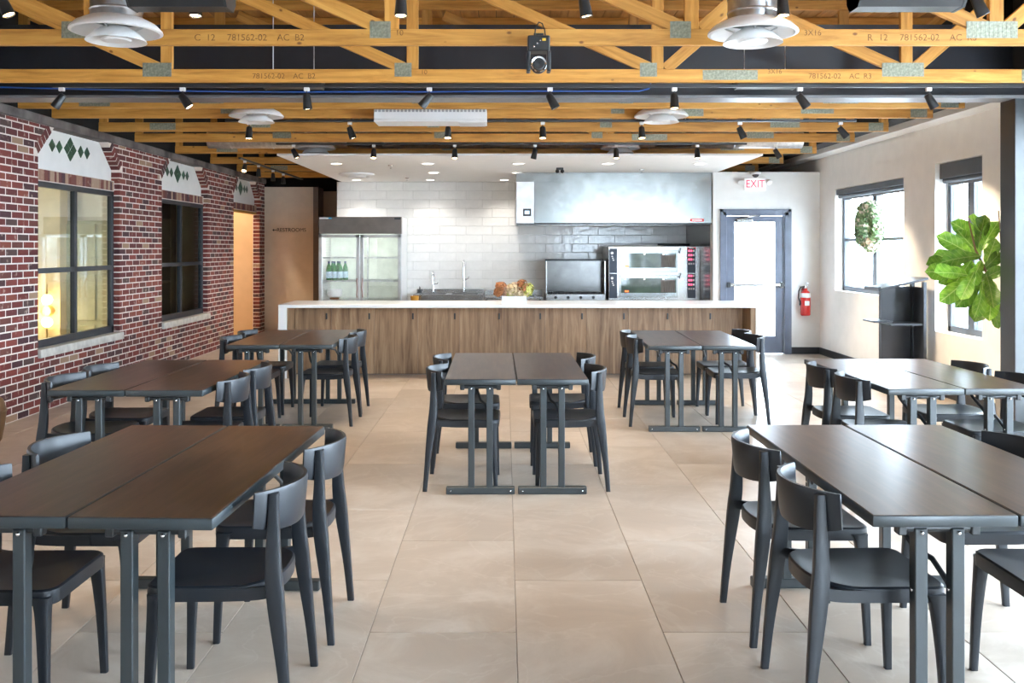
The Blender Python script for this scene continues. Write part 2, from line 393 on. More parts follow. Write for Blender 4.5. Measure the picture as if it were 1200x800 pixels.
# ------------------------------------------------------------------ brick wall
ARCH = [(9.10, 11.03), (12.38, 14.29), (15.65, 17.32)]
ZS, ZA, ZT, IN = .515, 2.46, 2.745, .33
def inset(z): return 0 if z < ZA else (z-ZA)/(ZT-ZA)*IN
mb = MB(); xf, xb = XL-.005, XL-.13
edge = -2.7
for i, (a, b) in enumerate(ARCH + [(YE, YE)]):
    poly = [(edge, 0), (a, 0)]
    if i < 3: poly += [(a, ZA), (a+IN, ZT)]
    else: poly += [(a, ZT)]
    if i: poly += [(edge-IN, ZT), (edge, ZA)]
    else: poly += [(edge, ZT)]
    mb.prism(poly, xb, xf)
    if i < 2: mb.box(xb, xf, a, b, 0, ZS)
    edge = b
wl = mb.build('wall_left', MORTAR, kind='structure')
CH, BL = .0677, .2076
bricks = []
for k in range(int(ZT/CH)+1):
    z0 = k*CH+.007; z1 = min(z0+.0545, ZT-.002); zm = (z0+z1)/2
    if z1-z0 < .02: continue
    ivs = []; u = 6.3
    for i, (a, b) in enumerate(ARCH):
        if i < 2 and zm < ZS: continue
        ring = .105 if zm > ZA-.03 else 0
        ivs.append((u, a+inset(zm)-ring+.004)); u = b-inset(zm)+ring-.004
    ivs.append((u, YE))
    for a, b in ivs:
        y = math.floor(a/BL)*BL - (BL/2 if k % 2 else 0); first = True
        while y < b:
            if first and y+BL-.009-a < .05: y += BL; continue
            y0, y1 = (a if first else max(y+.009, a)), min(y+BL-.009, b); first = False
            if b-y1 < .05: y1 = b
            if y1-y0 > .03 and y0 < b: bricks.append((y0, y1, z0, z1))
            if y1 == b: break
            y += BL
bricks.sort(key=lambda q: (q[0] < 8.3, q[0]))
unit = MB().box(-.5, .5, -.5, .5, -.5, .5).mesh('brick', BRICK)
def put_brick(cy, cz, ly, lz, rot=0., x=XL-.0645, dx=.125):
    o = link('brick', unit, wl, (x, cy, cz), (rot, 0, 0)); o.scale = (dx, ly, lz)
for q in bricks[:250]:
    put_brick((q[0]+q[1])/2, (q[2]+q[3])/2, q[1]-q[0], q[3]-q[2], x=XL-.065+random.uniform(-.0008, .0008))
rest = MB(); sold = MB()
for q in bricks[250:]: rest.box(XL-.12, XL+random.uniform(-.0035, -.0015), *q)
ang = math.atan2(ZT-ZA, IN); ln = math.hypot(ZT-ZA, IN)
for i, (a, b) in enumerate(ARCH):
    n = 6
    for s in (0, 1):
        for j in range(n):
            t = (j+.5)/n*ln
            cy = a+math.cos(ang)*t-math.sin(ang)*.045 if s == 0 else b-math.cos(ang)*t+math.sin(ang)*.045
            cz = ZA+math.sin(ang)*t+math.cos(ang)*.045
            rot = ang if s == 0 else -ang
            if cz > ZT+.01: continue
            if i == 0: put_brick(cy, cz, ln/n-.014, .096, rot)
            else:
                t_ = bmesh.new(); bmesh.ops.create_cube(t_, size=1)
                rest.merge(t_, Matrix.Translation((XL-.0645, cy, cz)) @ Matrix.Rotation(rot, 4, 'X') @ Matrix.Diagonal((.125, ln/n-.014, .096, 1)))
    y = a+.004
    while y < b-.05:                    # soldier course over each opening
        wd = random.choice((.034, .062, .062, .09))
        sold.box(XL-.12, XL-.06+random.uniform(-.003, .003), y, min(y+wd, b-.004), 2.222, 2.326); y += wd+.010
rest.build('brick', BRICK, wl, kind='stuff')
sold.build('soldier_brick', brick_mat('tan_brick', 1), wl, kind='stuff')
mb = MB()
for a, b in ARCH: mb.box(XL-.13, XL-.066, a, b, 2.215, 2.333)
mb.build('lintel', MORTAR, wl)
mb = MB(); mb.box(XL-.25, XL+.035, -2.7, YE, ZT, ZT+.085, .006, 1)
mb.build('trim_4', LEDGE, kind='structure')
box('wall_left_upper', (XL-.20, XL-.08, -2.7, 18.8, ZT+.085, ZR), BLACKP, kind='structure')
where = ['the nearest brick window', 'the dark brick window', 'the tan doorway']
for i, (a, b) in enumerate(ARCH):
    p = tag(MB().prism([(a+.006, 2.334), (b-.006, 2.334), (b-.006, ZA), (b-IN-.006, ZT-.002), (a+IN+.006, ZT-.002), (a+.006, ZA)], XL-.13, XL-.10).build('arch_panel', WHITEP),
            'white arched panel with green diamonds above ' + where[i], 'panel', 'arched panels over the brick openings')
    yc = (a+b)/2-.08; zc = 2.59
    def dia(cy, cz, hw, hh): MB().prism([(cy-hw, cz), (cy, cz-hh), (cy+hw, cz), (cy, cz+hh)], XL-.10, XL-.094).build('diamond', GREEN, p)
    for dy in (-.40, -.245, .245, .40): dia(yc+dy, zc, .066, .064)
    for dy, dz in ((0, .066), (0, -.066), (-.074, 0), (.074, 0)): dia(yc+dy, zc+dz, .066, .058)
for i, (a, b) in enumerate(ARCH[:2]):
    o = tag(box('window_sill', (XL-.10, XL+.03, a-.0, b+.05, ZS+.003, .597), SILL, None, .004), 'grey stone sill under ' + where[i], 'sill', 'stone sills on the brick wall')
    # window frame with four panes
    x0, x1 = XL-.125, XL-.07
    wnd = MB(); z0, z1 = .60, 2.213; fw = .055; zm = z0+(z1-z0)*.46; ym = (a+b)/2
    for q in ((a, a+fw, z0, z1), (b-fw, b, z0, z1), (a, b, z0, z0+fw+.02), (a, b, z1-fw, z1)): wnd.box(x0, x1, q[0], q[1], q[2], q[3], .003, 1)
    fr = wnd.build('window_%d' % (5+i), DKFRAME, kind='structure')
    box('mullion', (x0+.004, x1-.004, ym-.03, ym+.03, z0, z1), DKFRAME, fr)
    box('mullion', (x0+.004, x1-.004, a, b, zm-.025, zm+.025), DKFRAME, fr)
    for ya, yb in ((a+fw, ym-.03), (ym+.03, b-fw)):
        for za, zb in ((z0+.07, zm-.025), (zm+.025, z1-fw)):
            box('pane', (x0+.02, x0+.026, ya, yb, za, zb), DIMGL, fr)
# rooms behind the brick wall
box('wall_side_room', (-7.4, -7.2, -2.5, 18.8, 0, ZR), CREAM, kind='structure')
box('wall_side_room_partition', (-7.2, XL-.13, 12.0, 12.1, 0, ZR), CREAM, kind='structure')
box('wall_side_room_pier', (-6.0, -5.36, 11.55, 11.75, 0, ZR), mat('warm_cream', (.78, .66, .46), .7), kind='structure')
box('wall_side_room_end', (-7.2, XL-.13, 7.8, 7.9, 0, ZR), CREAM, kind='structure')
box('wall_store_room', (-5.35, -5.25, 12.1, 15.3, 0, ZR), BROWNW, kind='structure')
box('wall_store_end', (-7.2, XL-.13, 15.3, 15.4, 0, ZR), PEACH, kind='structure')
box('wall_corridor', (-7.2, XL-.13, 17.40, 17.5, 0, ZR), PEACH, kind='structure')
mb = MB(); mb.box(XL-.12, XL-.06, 15.65, 15.69, 0, 2.21); mb.box(XL-.12, XL-.06, 15.69, 17.3, 2.17, 2.21)
mb.build('door_2', mat('ochre_jamb', (.42, .24, .05), .6), kind='structure')
# cabinets and shelving glimpsed through the windows
cb = thing('tall_cabinet', 'pale green tall cabinet seen through the nearest brick window', 'cabinet', (-6.1, 11.9, 0))
CABG = mat('pale_sage_paint', (.45, .47, .36), .5)
box('body', (.05, .95, -.12, .08, 0, 1.9), CABG, cb)
for q in range(2):
    for r2 in range(3): box('door_panel', (.09+q*.43, .49+q*.43, -.145, -.12, .06+r2*.62, .62+r2*.62), CABG, cb, .006)
cb.location = (-5.5, 11.86, 0)
sh = thing('wall_shelf', 'dark wooden shelf inside the dark brick window', 'shelf', (-5.25, 13.5, 0))
SHW = mat('dark_shelf_wood', (.10, .055, .03), .5, stretch=(1, 8, 8))
for z in (1.05, 1.55): box('board', (0, .25, -.9, .9, z, z+.03), SHW, sh)
for y in (-.9, .87): box('side', (0, .25, y, y+.03, .0, 2.0), SHW, sh)
tag(box('shelf_box', (-5.2, -5.06, 13.2, 13.5, 1.582, 1.72), mat('green_card', (.05, .14, .06), .6), None, .005), 'dark green box on the shelf inside the dark brick window', 'box')
lp = thing('wall_lamp', 'brass wall lamp with two glowing globes behind the nearest brick window', 'lamp', pt(57, 364, 11.52))
GLOBE = mat('glowing_globe', (1, .8, .45), .4, emit=(1, .60, .20), es=7)
BRASS = mat('aged_brass', (.50, .34, .12), .35, metal=1)
MB().cyl((0, .03, 0), (0, -.08, 0), .062, .062, 20).build('rose', BRASS, lp, True)
for s in (-1, 1):
    MB().ball((0, -.04, s*.135), .066, 16).build('globe', GLOBE, lp, True)
    MB().cyl((0, -.04, s*.19), (0, -.04, s*.32), .012, .006, 8).build('finial', BRASS, lp, True)
l = bpy.data.lights.new('wall_lamp_light', 'POINT'); l.energy = 11; l.color = (1, .68, .34); l.shadow_soft_size = .12
o = bpy.data.objects.new('wall_lamp_light', l); COL.objects.link(o); o.parent = lp; o.location = (0, -.2, .0)
def area(name, loc, sx, sy, e, c, rot=(0, 0, 0)):
    l = bpy.data.lights.new(name, 'AREA'); l.shape = 'RECTANGLE'; l.size = sx; l.size_y = sy; l.energy = e; l.color = c
    o = bpy.data.objects.new(name, l); COL.objects.link(o); o.location = loc; o.rotation_euler = rot; return o
def fill_ceiling_lamp(x, y, e, c, label):  # fixture out of view, added to brighten the rooms behind the brick wall
    t = thing('fill_ceiling_light', label, 'light', (x, y, ZR))
    MB().lathe([(.0, 0), (.2, 0), (.2, -.05), (.0, -.05)], n=20).build('housing', WHITEM, t)
    MB().lathe([(.0, -.052), (.18, -.052), (.17, -.07), (0, -.075)], n=20).build('diffuser', CANON, t)
    a = area('fill_ceiling_source', (0, 0, -.10), .35, .35, e, c); a.parent = t
fill_ceiling_lamp(-5.6, 10.0, 22, (1, .88, .7), 'unseen round ceiling light added in the room behind the nearest brick window')
fill_ceiling_lamp(-5.6, 16.4, 55, (1, .80, .55), 'unseen round ceiling light added in the corridor behind the tan doorway')

# ------------------------------------------------------------------ roof, steel, trusses
ceil = box('ceiling', (-7.4, 4.9, -2.8, 19.0, ZR+.05, ZR+.2), BLACKP, kind='structure')
PLANK = wood('deck_pine', (.30, .13, .03), (.42, .20, .05), (.52, .28, .08), rough=.6, axis=1, scale=1.5, ratio=12, vary=.15)
pm = MB().box(-.083, .083, -7.2, 7.2, 0, .03, .004, 1).mesh('plank', PLANK)
x = -4.3
while x < 4.2:
    for yc in (11.2+random.uniform(-.3, .3),): link('plank', pm, ceil, (x, yc, ZR+.012))
    x += .172
bm_ = thing('steel_beam', 'black steel I-beam spanning the room below the roof deck', 'beam', (0, 8.03, 2.80))
BSTEEL = mat('black_steel', (.018, .020, .026), .34, spec=.6, bump=.04)
box('bottom_flange', (XL+.05, 4.43, -.13, .13, 0, .022), mat('lit_flange_steel', (.16, .16, .165), .35, spec=.6), bm_)  # same black beam; light on the flange is put into its grey colour
box('web', (XL+.05, 4.43, -.010, .010, .022, .58), BSTEEL, bm_)
box('top_flange', (XL+.05, 4.43, -.13, .13, .58, .602), BSTEEL, bm_)
MB().box(XL+.05, 4.16, -.14, -.132, .54, .60).build('stiffener', BSTEEL, bm_)
co = thing('steel_column', 'black steel column by the window wall carrying the beam', 'column', (4.318, 8.05, 0))
box('flange', (-.10, -.085, -.12, .12, .012, 2.80), BSTEEL, co)
box('flange', (.085, .10, -.12, .12, .012, 2.80), BSTEEL, co)
box('web', (-.085, .085, -.12, .12, .012, 2.80), SLATE, co)
box('base_plate', (-.15, .15, -.17, .17, 0, .012), BSTEEL, co)

TRUSS = [4.68, 6.01, 7.35, 8.71, 9.36, 10.44, 11.45, 12.85, 14.38, 15.8, 17.2]
NODE = [-2.68, -.80, 1.075, 2.98]
ZB, CHH, TT = 2.83, .10, .04
ordn = ['overhead, just above the picture', 'nearest the camera, with stamped lettering', 'just before the black steel beam', 'first behind the black steel beam', 'second behind the black steel beam',
        'third behind the black steel beam', 'fourth behind the black steel beam', 'just over the kitchen ceiling edge', 'second last to the restroom wall side', 'third from the far end beside the kitchen ceiling', 'farthest, above the restroom wall']
ordn[8] = 'first hidden behind the kitchen ceiling edge'; ordn[9] = 'second last, visible left of the kitchen ceiling'
XT0, XT1 = XL+.012, 4.168
post_me = {}
INK = mat('stamp_ink', (.20, .09, .02), .7, var=.6, scale=60)
def beam_piece(name, p0, p1, hgt, dep, par):
    p0 = Vector(p0); p1 = Vector(p1); L = (p1-p0).length; key = (round(L, 3), hgt, dep)
    if key not in post_me: post_me[key] = MB().box(-L/2, L/2, -dep/2, dep/2, -hgt/2, hgt/2, .003, 1).mesh(name, PINE)
    d = p1-p0
    return link(name, post_me[key], par, (p0+p1)/2, (0, -math.atan2(d.z, d.x), 0))
plate_me = {}
def plate(par, xc, zc, wx, hz, front):
    key = (wx, hz)
    if key not in plate_me:
        m_ = MB().box(-wx/2, wx/2, -.0015, .0015, -hz/2, hz/2)
        nx, nz = int(wx/.026), int(hz/.026)
        for a in range(nx):
            for b in range(nz):
                cx = -wx/2+(a+.5)*wx/nx; cz = -hz/2+(b+.5)*hz/nz
                m_.box(cx-.004, cx+.004, -.004, -.0015, cz-.008, cz+.008)
        plate_me[key] = m_.mesh('gusset_plate', PLATE)
    link('gusset_plate', plate_me[key], par, (xc, front-.0016, zc))
ZTOP = 3.72
for i, d in enumerate(TRUSS):
    t = thing('roof_truss', 'yellow pine roof truss, ' + ordn[i], 'truss', (0, d, 0), 0, 'pine roof trusses')
    beam_piece('bottom_chord', (XT0, 0, ZB+CHH/2), (XT1, 0, ZB+CHH/2), CHH, TT, t)
    beam_piece('top_chord', (XT0, 0, ZTOP+.045), (XT1, 0, ZTOP+.045), .085, TT, t)
    fr = -TT/2
    zb = ZB+CHH
    for j, nx in enumerate(NODE):
        prev = nx-1.88
        beam_piece('post', (nx+.09, 0, zb), (nx+.09, 0, ZTOP), .09, TT-.002, t)
        beam_piece('web', (max(prev+.25, XT0+.05), 0, ZTOP-.045 if prev+.25 > XT0 else 3.6), (nx+.02, 0, zb+.012), .09, TT-.006, t)
        if j >= 2: beam_piece('web', (nx+.15, 0, zb+.0), (nx+1.0, 0, ZTOP-.05), .09, TT-.008, t)
        plate(t, nx+.02 if j != 3 else nx+.06, zb-.005, .13 if j in (1, 2) else (.22 if j == 0 else .32), .105, fr)
    plate(t, 1.72 if i % 2 == 0 else -3.72, ZB+.055, .42 if i % 2 == 0 else .28, .075, fr)
    plate(t, XT1-.14, ZB+.05, .16, .09, fr)
    beam_piece('post', (XT0+.05, 0, zb), (XT0+.05, 0, ZTOP), .09, TT, t)
    beam_piece('post', (XT1-.05, 0, zb), (XT1-.05, 0, ZTOP), .09, TT, t)
    if i == 1:
        for xx, s in ((-1.58, 'C 12 781562-02 AC B2'), (2.62, 'R 12 781562-02 AC R3')):
            words(t, s, .058, xx, fr-.0005, ZB+.045, INK)
        text('lettering', '3X16', .05, facing((1.92, fr-.0005, ZB+.075)), INK, t, ext=.0003)
        text('lettering', '10', .05, facing((-.66, fr-.0005, ZB+.075)), INK, t, ext=.0003)
    if i == 2:
        for xx, s in ((-1.70, '781562-02 AC B2'), (2.55, '781562-02 AC R3')):
            words(t, s, .058, xx, fr-.0005, ZB+.045, INK)
        text('lettering', '3X16', .05, facing((2.06, fr-.0005, ZB+.08)), INK, t, ext=.0003)
        text('lettering', '10', .05, facing((-.62, fr-.0005, ZB+.075)), INK, t, ext=.0003)

# ducts
def duct(label, d, z, r):
    t = thing('air_duct', label, 'duct', (0, d, z))
    MB().cyl((-3.9, 0, 0), (3.9, 0, 0), r, r, 24).build('body', GALV, t, True)
    m_ = MB()
    for k in range(14): m_.tube([(-3.6+k*.55, r*1.01*math.cos(a*math.pi/10), r*1.01*math.sin(a*math.pi/10)) for a in range(20)], .008, 5, close=True)
    m_.build('seam', GALV, t, True)
    for x in (-3.2, -1.9, 0, 2.0, 3.3): MB().cyl((x, 0, r*.9), (x, 0, ZR+.014-z), .004, n=6).build('hanger', GALV, t)
duct('long round galvanised duct between the middle trusses', 9.92, 3.07, .13)
duct('long round galvanised duct above the counter trusses', 12.63, 3.0, .125)
# ceiling diffusers on round necks
def diffuser(x, d, z, label, r=.255, neck=.30, group='round ceiling diffusers', flex=True):
    t = thing('ceiling_diffuser', label, 'air vent', (x, d, z), 0, group)
    MB().lathe([(r, 0), (r*.99, .012), (r*.86, .045), (.16, .075), (.15, .07), (r*.80, .03), (r*.93, -.004), (r, 0)], n=40).build('outer_cone', WHITEM, t, True)
    MB().lathe([(r*.66, -.055), (r*.64, -.045), (r*.45, .0), (.06, .03), (.05, .02), (r*.42, -.012), (r*.60, -.052), (r*.66, -.055)], n=36).build('inner_cone', WHITEM, t, True)
    MB().lathe([(0, -.05), (.075, -.052), (.085, -.042), (.03, -.02), (0, -.02)], n=24).build('centre_plate', WHITEM, t, True)
    m_ = MB()
    for k in range(3):
        a = k*2.09+.4; m_.cyl((math.cos(a)*.03, math.sin(a)*.03, -.02), (math.cos(a)*.17, math.sin(a)*.17, .05), .005, n=6)
    m_.build('spoke', GALV, t)
    m_ = MB(); m_.lathe([(.142, .06), (.142, .06+neck)], n=28)
    for zz in (.12, .20): m_.lathe([(.142, zz-.008), (.147, zz), (.142, zz+.008)], n=28)
    m_.build('neck', GALV, t, True)
    if flex:
        n = 34; pts = []; rr = []
        for k in range(n):
            a = k/(n-1)*math.pi/2
            pts.append((0.0+.34*(1-math.cos(a))*flex, .34*(1-math.cos(a))*.5, .05+neck+.36*math.sin(a)))
            rr.append(.15 if k % 2 else .138)
        pts += [(pts[-1][0]+flex*.05*q, pts[-1][1]+.025*q, pts[-1][2]+.002*q) for q in range(1, 9)]; rr += [.15 if q % 2 else .138 for q in range(8)]
        MB().tube(pts, rr, 20).build('flexible_duct', GALV, t, True)
diffuser(-2.23, 5.50, 2.80, 'large white round diffuser at the left, nearest the camera', flex=1)
diffuser(1.42, 5.50, 2.79, 'large white round diffuser at the right, nearest the camera', flex=-1)
diffuser(-2.36, 9.10, 2.81, 'mid-distance white round diffuser on the left side', neck=.2, flex=0)
diffuser(1.48, 9.10, 2.81, 'mid-distance white round diffuser on the right side', neck=.2, flex=0)
diffuser(-2.41, 12.2, 2.825, 'far white round diffuser on the left, by the kitchen ceiling edge', neck=.1, flex=0)
diffuser(1.465, 12.2, 2.825, 'far white round diffuser on the right, by the kitchen ceiling edge', neck=.1, flex=0)
def flat_diffuser(px, py, label):
    d = 1.13*F/(VY-py); t = thing('ceiling_diffuser', label, 'air vent', ((px-VX)*d/F, d, 2.69), 0, 'diffusers in the kitchen ceiling')
    MB().lathe([(.27, 0), (.27, -.02), (.20, -.045), (.17, -.02), (.17, 0)], n=32).build('outer_cone', WHITEM, t, True)
    MB().lathe([(.15, -.02), (.13, -.06), (.0, -.065), (0, -.02)], n=28).build('inner_cone', WHITEM, t, True)
    MB().lathe([(.03, 0), (.03, -.03)], n=10).build('stem', GALV, t)
flat_diffuser(418, 203.5, 'white round diffuser in the kitchen ceiling above the fridge')
flat_diffuser(700, 205, 'white round diffuser in the kitchen ceiling before the hood')
# recessed downlights in the kitchen ceiling
rows = [('front row', 191.5, (394, 501, 607, 712, 820)), ('middle row', 202, (508, 606)), ('back row', 210.5, (418, 504, 591))]
ordw = ['first', 'second', 'third', 'fourth', 'fifth', 'sixth', 'seventh', 'eighth']
for nm, py, xs in rows:
    d = 1.13*F/(VY-py)
    for k, px in enumerate(xs):
        t = thing('downlight', 'recessed kitchen ceiling downlight, %s from left in the %s' % (ordw[k], nm), 'downlight', ((px-VX)*d/F, d, 2.69), 0, 'recessed kitchen downlights')
        MB().lathe([(.095, 0), (.095, -.006), (.072, -.008), (.07, 0)], n=24).build('ring', WHITEM, t, True)
        MB().lathe([(0, -.004), (.07, -.004)], n=24).build('lens', CANON, t)
        l = bpy.data.lights.new('downlight_lamp', 'SPOT'); l.energy = 26; l.color = (1, .95, .88); l.spot_size = R(125); l.spot_blend = .6; l.shadow_soft_size = .07
        o = bpy.data.objects.new('downlight_lamp', l); COL.objects.link(o); o.parent = t; o.location = (0, 0, -.02)
# white ceiling cassette
t = thing('air_conditioner', 'white flat ceiling air conditioner hung among the trusses', 'air conditioner', (-.88, 9.0, 2.785))
box('casing', (-.353, .705, .0, .29, -.015, .082), WHITEM, t, .005)
box('lower_panel', (-.353, .705, -.004, .345, -.035, -.015), WHITEM, t, .004)
box('side_flap', (.44, .69, .03, .33, -.041, -.035), mat('flap_white', (.70, .71, .72), .4), t, .002)
for k in range(30): box('louvre', (-.345+k*.035, -.322+k*.035, -.005, 0, .055, .078), mat('louvre_grey', (.35, .36, .37), .5), t)

# ------------------------------------------------------------------ track lighting
def head_parts(t, tilt, az, watt=38):
    t.scale = (.82, .82, .82)
    MB().box(-.025, .025, -.018, .018, -.035, .0, .003, 1).build('adapter', WHITEM, t)
    MB().cyl((0, 0, -.035), (0, 0, -.085), .006, n=8).build('stem', BLACKM, t)
    rot = Euler((tilt, 0, az))
    h = MB().lathe([(0, .03), (.026, .03), (.034, .02), (.044, -.115), (.040, -.118), (.036, -.105), (0, -.10)], n=20).build('head', BLACKM, t, True, (0, 0, -.09), rot)
    MB().lathe([(0, -.108), (.037, -.108)], n=20).build('lens', LAMPON, h)
    l = bpy.data.lights.new('spotlight_lamp', 'SPOT'); l.energy = watt; l.color = (1, .82, .60); l.spot_size = R(70); l.spot_blend = .5; l.shadow_soft_size = .035
    o = bpy.data.objects.new('spotlight_lamp', l); COL.objects.link(o); o.parent = h; o.location = (0, 0, -.125)
rr = random.Random(3)
TR = [(5.30, [(q-592)*5.3/F for q in (2, 230, 470, 684, 917, 1144)], 'front row near the camera'),
      (7.42, [-3.43, -2.495, -1.535, -.587, .347, 1.308, 2.28, 3.276], 'row before the black beam'),
      (9.43, [(292-592)*9.43/F, (410-592)*9.43/F, (525-592)*9.43/F, (636-592)*9.43/F, (752-592)*9.43/F, (867-592)*9.43/F, (985-592)*9.43/F], 'row behind the black beam'),
      (11.52, [(q-592)*11.52/F for q in (344, 438, 533, 627, 722, 817, 909)], 'row above the counter')]
AZ = {1: [(-35, 90), (35, 90), (5, 90), (-40, 90), (28, -90), (3, 0), (35, -90), (30, 90)], 0: [(25, 90), (-5, 0), (3, 0), (10, 90), (0, 0), (25, 90)],
      2: [(5, 0), (20, 90), (-4, 0), (0, 0), (0, 0), (25, 90), (38, 90)], 3: [(28, 90), (-5, 0), (0, 0), (-12, 90), (0, 0), (0, 0), (30, 90)]}
for r_, (d, xs, nm) in enumerate(TR):
    zr = ZB-.004 if r_ else 3.03
    trk = tag(box('track_rail', (-3.5 if r_ < 2 else -2.75, 4.0 if r_ == 1 else (3.45 if r_ == 2 else 2.9), d-.018, d+.018, zr-.022, zr), BLACKM), 'black lighting track rail, ' + nm, 'track', 'lighting tracks')
    if r_ == 0:
        for x in (-2.2, 0., 2.2): MB().cyl((x, d, zr), (x, d, ZR+.014), .006, n=6).build('hanger', BLACKM, trk)
    for k, x in enumerate(xs):
        t = thing('track_spotlight', 'black track spotlight, %s from left in the %s' % (ordw[k], nm), 'spotlight', (x, d, zr-.022), 0, 'track spotlights')
        ti, az = AZ[r_][k]
        if az == 0: head_parts(t, R(ti-14 if r_ else -8), 0)
        else: head_parts(t, R(-ti), R(90), 120 if (r_ and ti >= 25 and x > 2.) else 38)
# track along the brick wall
tag(box('track_rail', (-3.70, -3.664, 13.3, 17.4, ZB-.03, ZB-.006), BLACKM), 'black lighting track rail running along the brick wall', 'track', 'lighting tracks')
for k, (px, tl_) in enumerate(((287, 30), (303, 0), (320, 0), (332, 0))):
    d = 3.682*F/(592-px)
    t = thing('track_spotlight', 'black track spotlight, %s along the brick wall track' % ('nearest', 'second', 'third', 'farthest')[k], 'spotlight', (-3.682, d, ZB-.03), 0, 'track spotlights')
    head_parts(t, R(-35 if k == 0 else 0), 0 if k == 0 else R(90))

# hanging black boxes (line speakers)
def speaker(x, d, z, wid, label, hh=.13, dd=.16):
    t = thing('bar_speaker', label, 'speaker', (x, d, z), 0, 'black bar speakers in the ceiling')
    m_ = MB(); prof = [(-dd/2, hh*.3), (-dd/2, hh), (dd/2, hh), (dd/2, hh*.3), (dd*.3, 0), (-dd*.3, 0)]
    m_.prism(prof, -wid/2, wid/2); m_.build('body', BLACKM, t)
    for s in (-1, 1):
        m_ = MB(); m_.prism([(a*1.04, b*1.03-.003) for a, b in prof], s*wid/2-(.012 if s > 0 else 0), s*wid/2+(.012 if s < 0 else 0)+(.003 if s > 0 else -.003)); m_.build('end_cap', SLATE, t)
        MB().cyl((s*wid*.35, 0, hh), (s*wid*.35, 0, ZR+.014-z), .004, n=6).build('hanger', GALV, t)
speaker((345-592)*7.75/F, 7.72, 2.845, .47, 'black bar speaker before the beam, left one')
speaker((895-592)*7.75/F, 7.72, 2.845, .47, 'black bar speaker before the beam, right one')
speaker((428-592)*11.9/F, 11.9, 2.825, .43, 'small black bar speaker above the counter, left one', .09)
speaker((789-592)*11.9/F, 11.9, 2.825, .43, 'small black bar speaker above the counter, right one', .09)
speaker((212-592)*5.1/F, 5.1, 2.83, .52, 'large black bar speaker at the top left of the picture', .16, .2)
speaker((1062-592)*5.1/F, 5.1, 2.83, .56, 'large black bar speaker at the top right of the picture', .16, .2)
# robotic camera on the nearest truss
p = pt(631, 45, 5.9)
t = thing('video_camera', 'black robotic video camera hanging from the nearest truss', 'camera', (p.x, 5.88, 2.70))
box('housing', (-.068, .068, -.06, .06, .06, .155), BLACKM, t, .008)
for s in (-1, 1): box('yoke', (s*.062-.012, s*.062+.012, -.05, .05, -.06, .065), BLACKM, t, .006)
hd = MB().ball((0, 0, -.02), .05, 16, (1, 1.15, 1)).build('head', BLACKM, t, True)
MB().lathe([(.046, 0), (.05, -.02), (.046, -.026), (.02, -.02), (0, -.018)], n=24).build('lens_ring', CHROME, hd, True, (0, -.035, -.02), (R(-90), 0, 0))
MB().lathe([(.034, .03), (.034, -.034), (.026, -.036), (0, -.026)], n=24).build('lens', RUBBER, hd, True, (0, -.035, -.02), (R(-90), 0, 0))
box('bracket', (-.03, .03, -.02, .11, .155, .175), BLACKM, t)
MB().tube([(-.025, -.05, .15), (-.02, -.06, .20), (0, -.05, .235), (.02, -.04, .23), (.035, -.05, .19), (.04, -.05, .15)], .004, 6).build('cable', RUBBER, t, True)
box('sticker', (.02, .042, -.0615, -.060, .12, .135), mat('yellow_sticker', (.7, .45, .03), .5), t)
for q in (-.03, -.01, .008): MB().ball((q, -.06, .115+q), .006, 8).build('connector', CHROME, t)
BLUEC = mat('blue_cable', (.02, .10, .42), .4)
cab = MB().tube([(XL+.1, 7.86, 2.885), (-3.2, 7.87, 2.86), (-2.2, 7.87, 2.845), (-.6, 7.87, 2.845), (.0, 7.87, 2.85), (.7, 7.87, 2.85), (1.1, 7.87, 2.85), (1.18, 7.87, 2.87), (1.2, 7.88, 2.93)], .006, 6).build('data_cable', BLUEC, None, True)
tag(cab, 'thin blue data cable lying along the black steel beam', 'cable')
# ------------------------------------------------------------------ window frames on the right wall, door, wreath, blinds
def side_window(n, y0, y1, z0, z1, cols=2, rail=True):
    x0, x1 = XR+.11, XR+.20; fw = .065
    m_ = MB()
    for q in ((y0, y0+fw, z0, z1), (y1-fw, y1, z0, z1), (y0, y1, z0, z0+fw), (y0, y1, z1-fw, z1)): m_.box(x0, x1, *q, .003, 1)
    fr = m_.build('window_%d' % n, GREYFR, kind='structure')
    w_ = (y1-y0)/cols
    for c in range(1, cols): box('mullion', (x0, x1, y0+c*w_-.065, y0+c*w_+.065, z0+fw, z1-fw), GREYFR, fr)
    zm = (z0+z1)/2 if rail else z0
    if rail: box('rail', (x0+.01, x1-.01, y0+fw, y1-fw, zm-.02, zm+.02), GREYFR, fr)
    for c in range(cols):
        ya = y0+c*w_+(fw if c == 0 else .065); yb = y0+(c+1)*w_-(fw if c == cols-1 else .065)
        for za, zb in (((z0+fw, zm-.02), (zm+.02, z1-fw)) if rail else ((z0+fw, z1-fw),)):
            box('pane', (x0+.028, x0+.034, ya, yb, za, zb), GLASS, fr)
for n, (q, c) in enumerate(zip(WIN_R, (2, 2, 2, 2))): side_window(n+1, *q, cols=c)
for y0, y1, z1, lab, hh in ((9.33, 10.31, 2.465, 'dark roller blind cassette at the top of the narrow window', .16), (11.24, 13.53, 2.385, 'dark roller blind cassette at the top of the wreath window', .075)):
    t = thing('roller_blind', lab, 'blind', (XR+.06, (y0+y1)/2, z1-hh), 0)
    box('cassette', (-.05, .05, -(y1-y0)/2, (y1-y0)/2, 0, hh), GREYFR, t, .006)
    MB().cyl((0, -(y1-y0)/2+.02, -.02), (0, (y1-y0)/2-.02, -.02), .03, n=14).build('roll', GREYFR, t, True)
    box('hem_bar', (.026, .032, -(y1-y0)/2+.04, (y1-y0)/2-.04, -.075, -.02), mat('blind_fabric', (.25, .26, .28), .8), t)
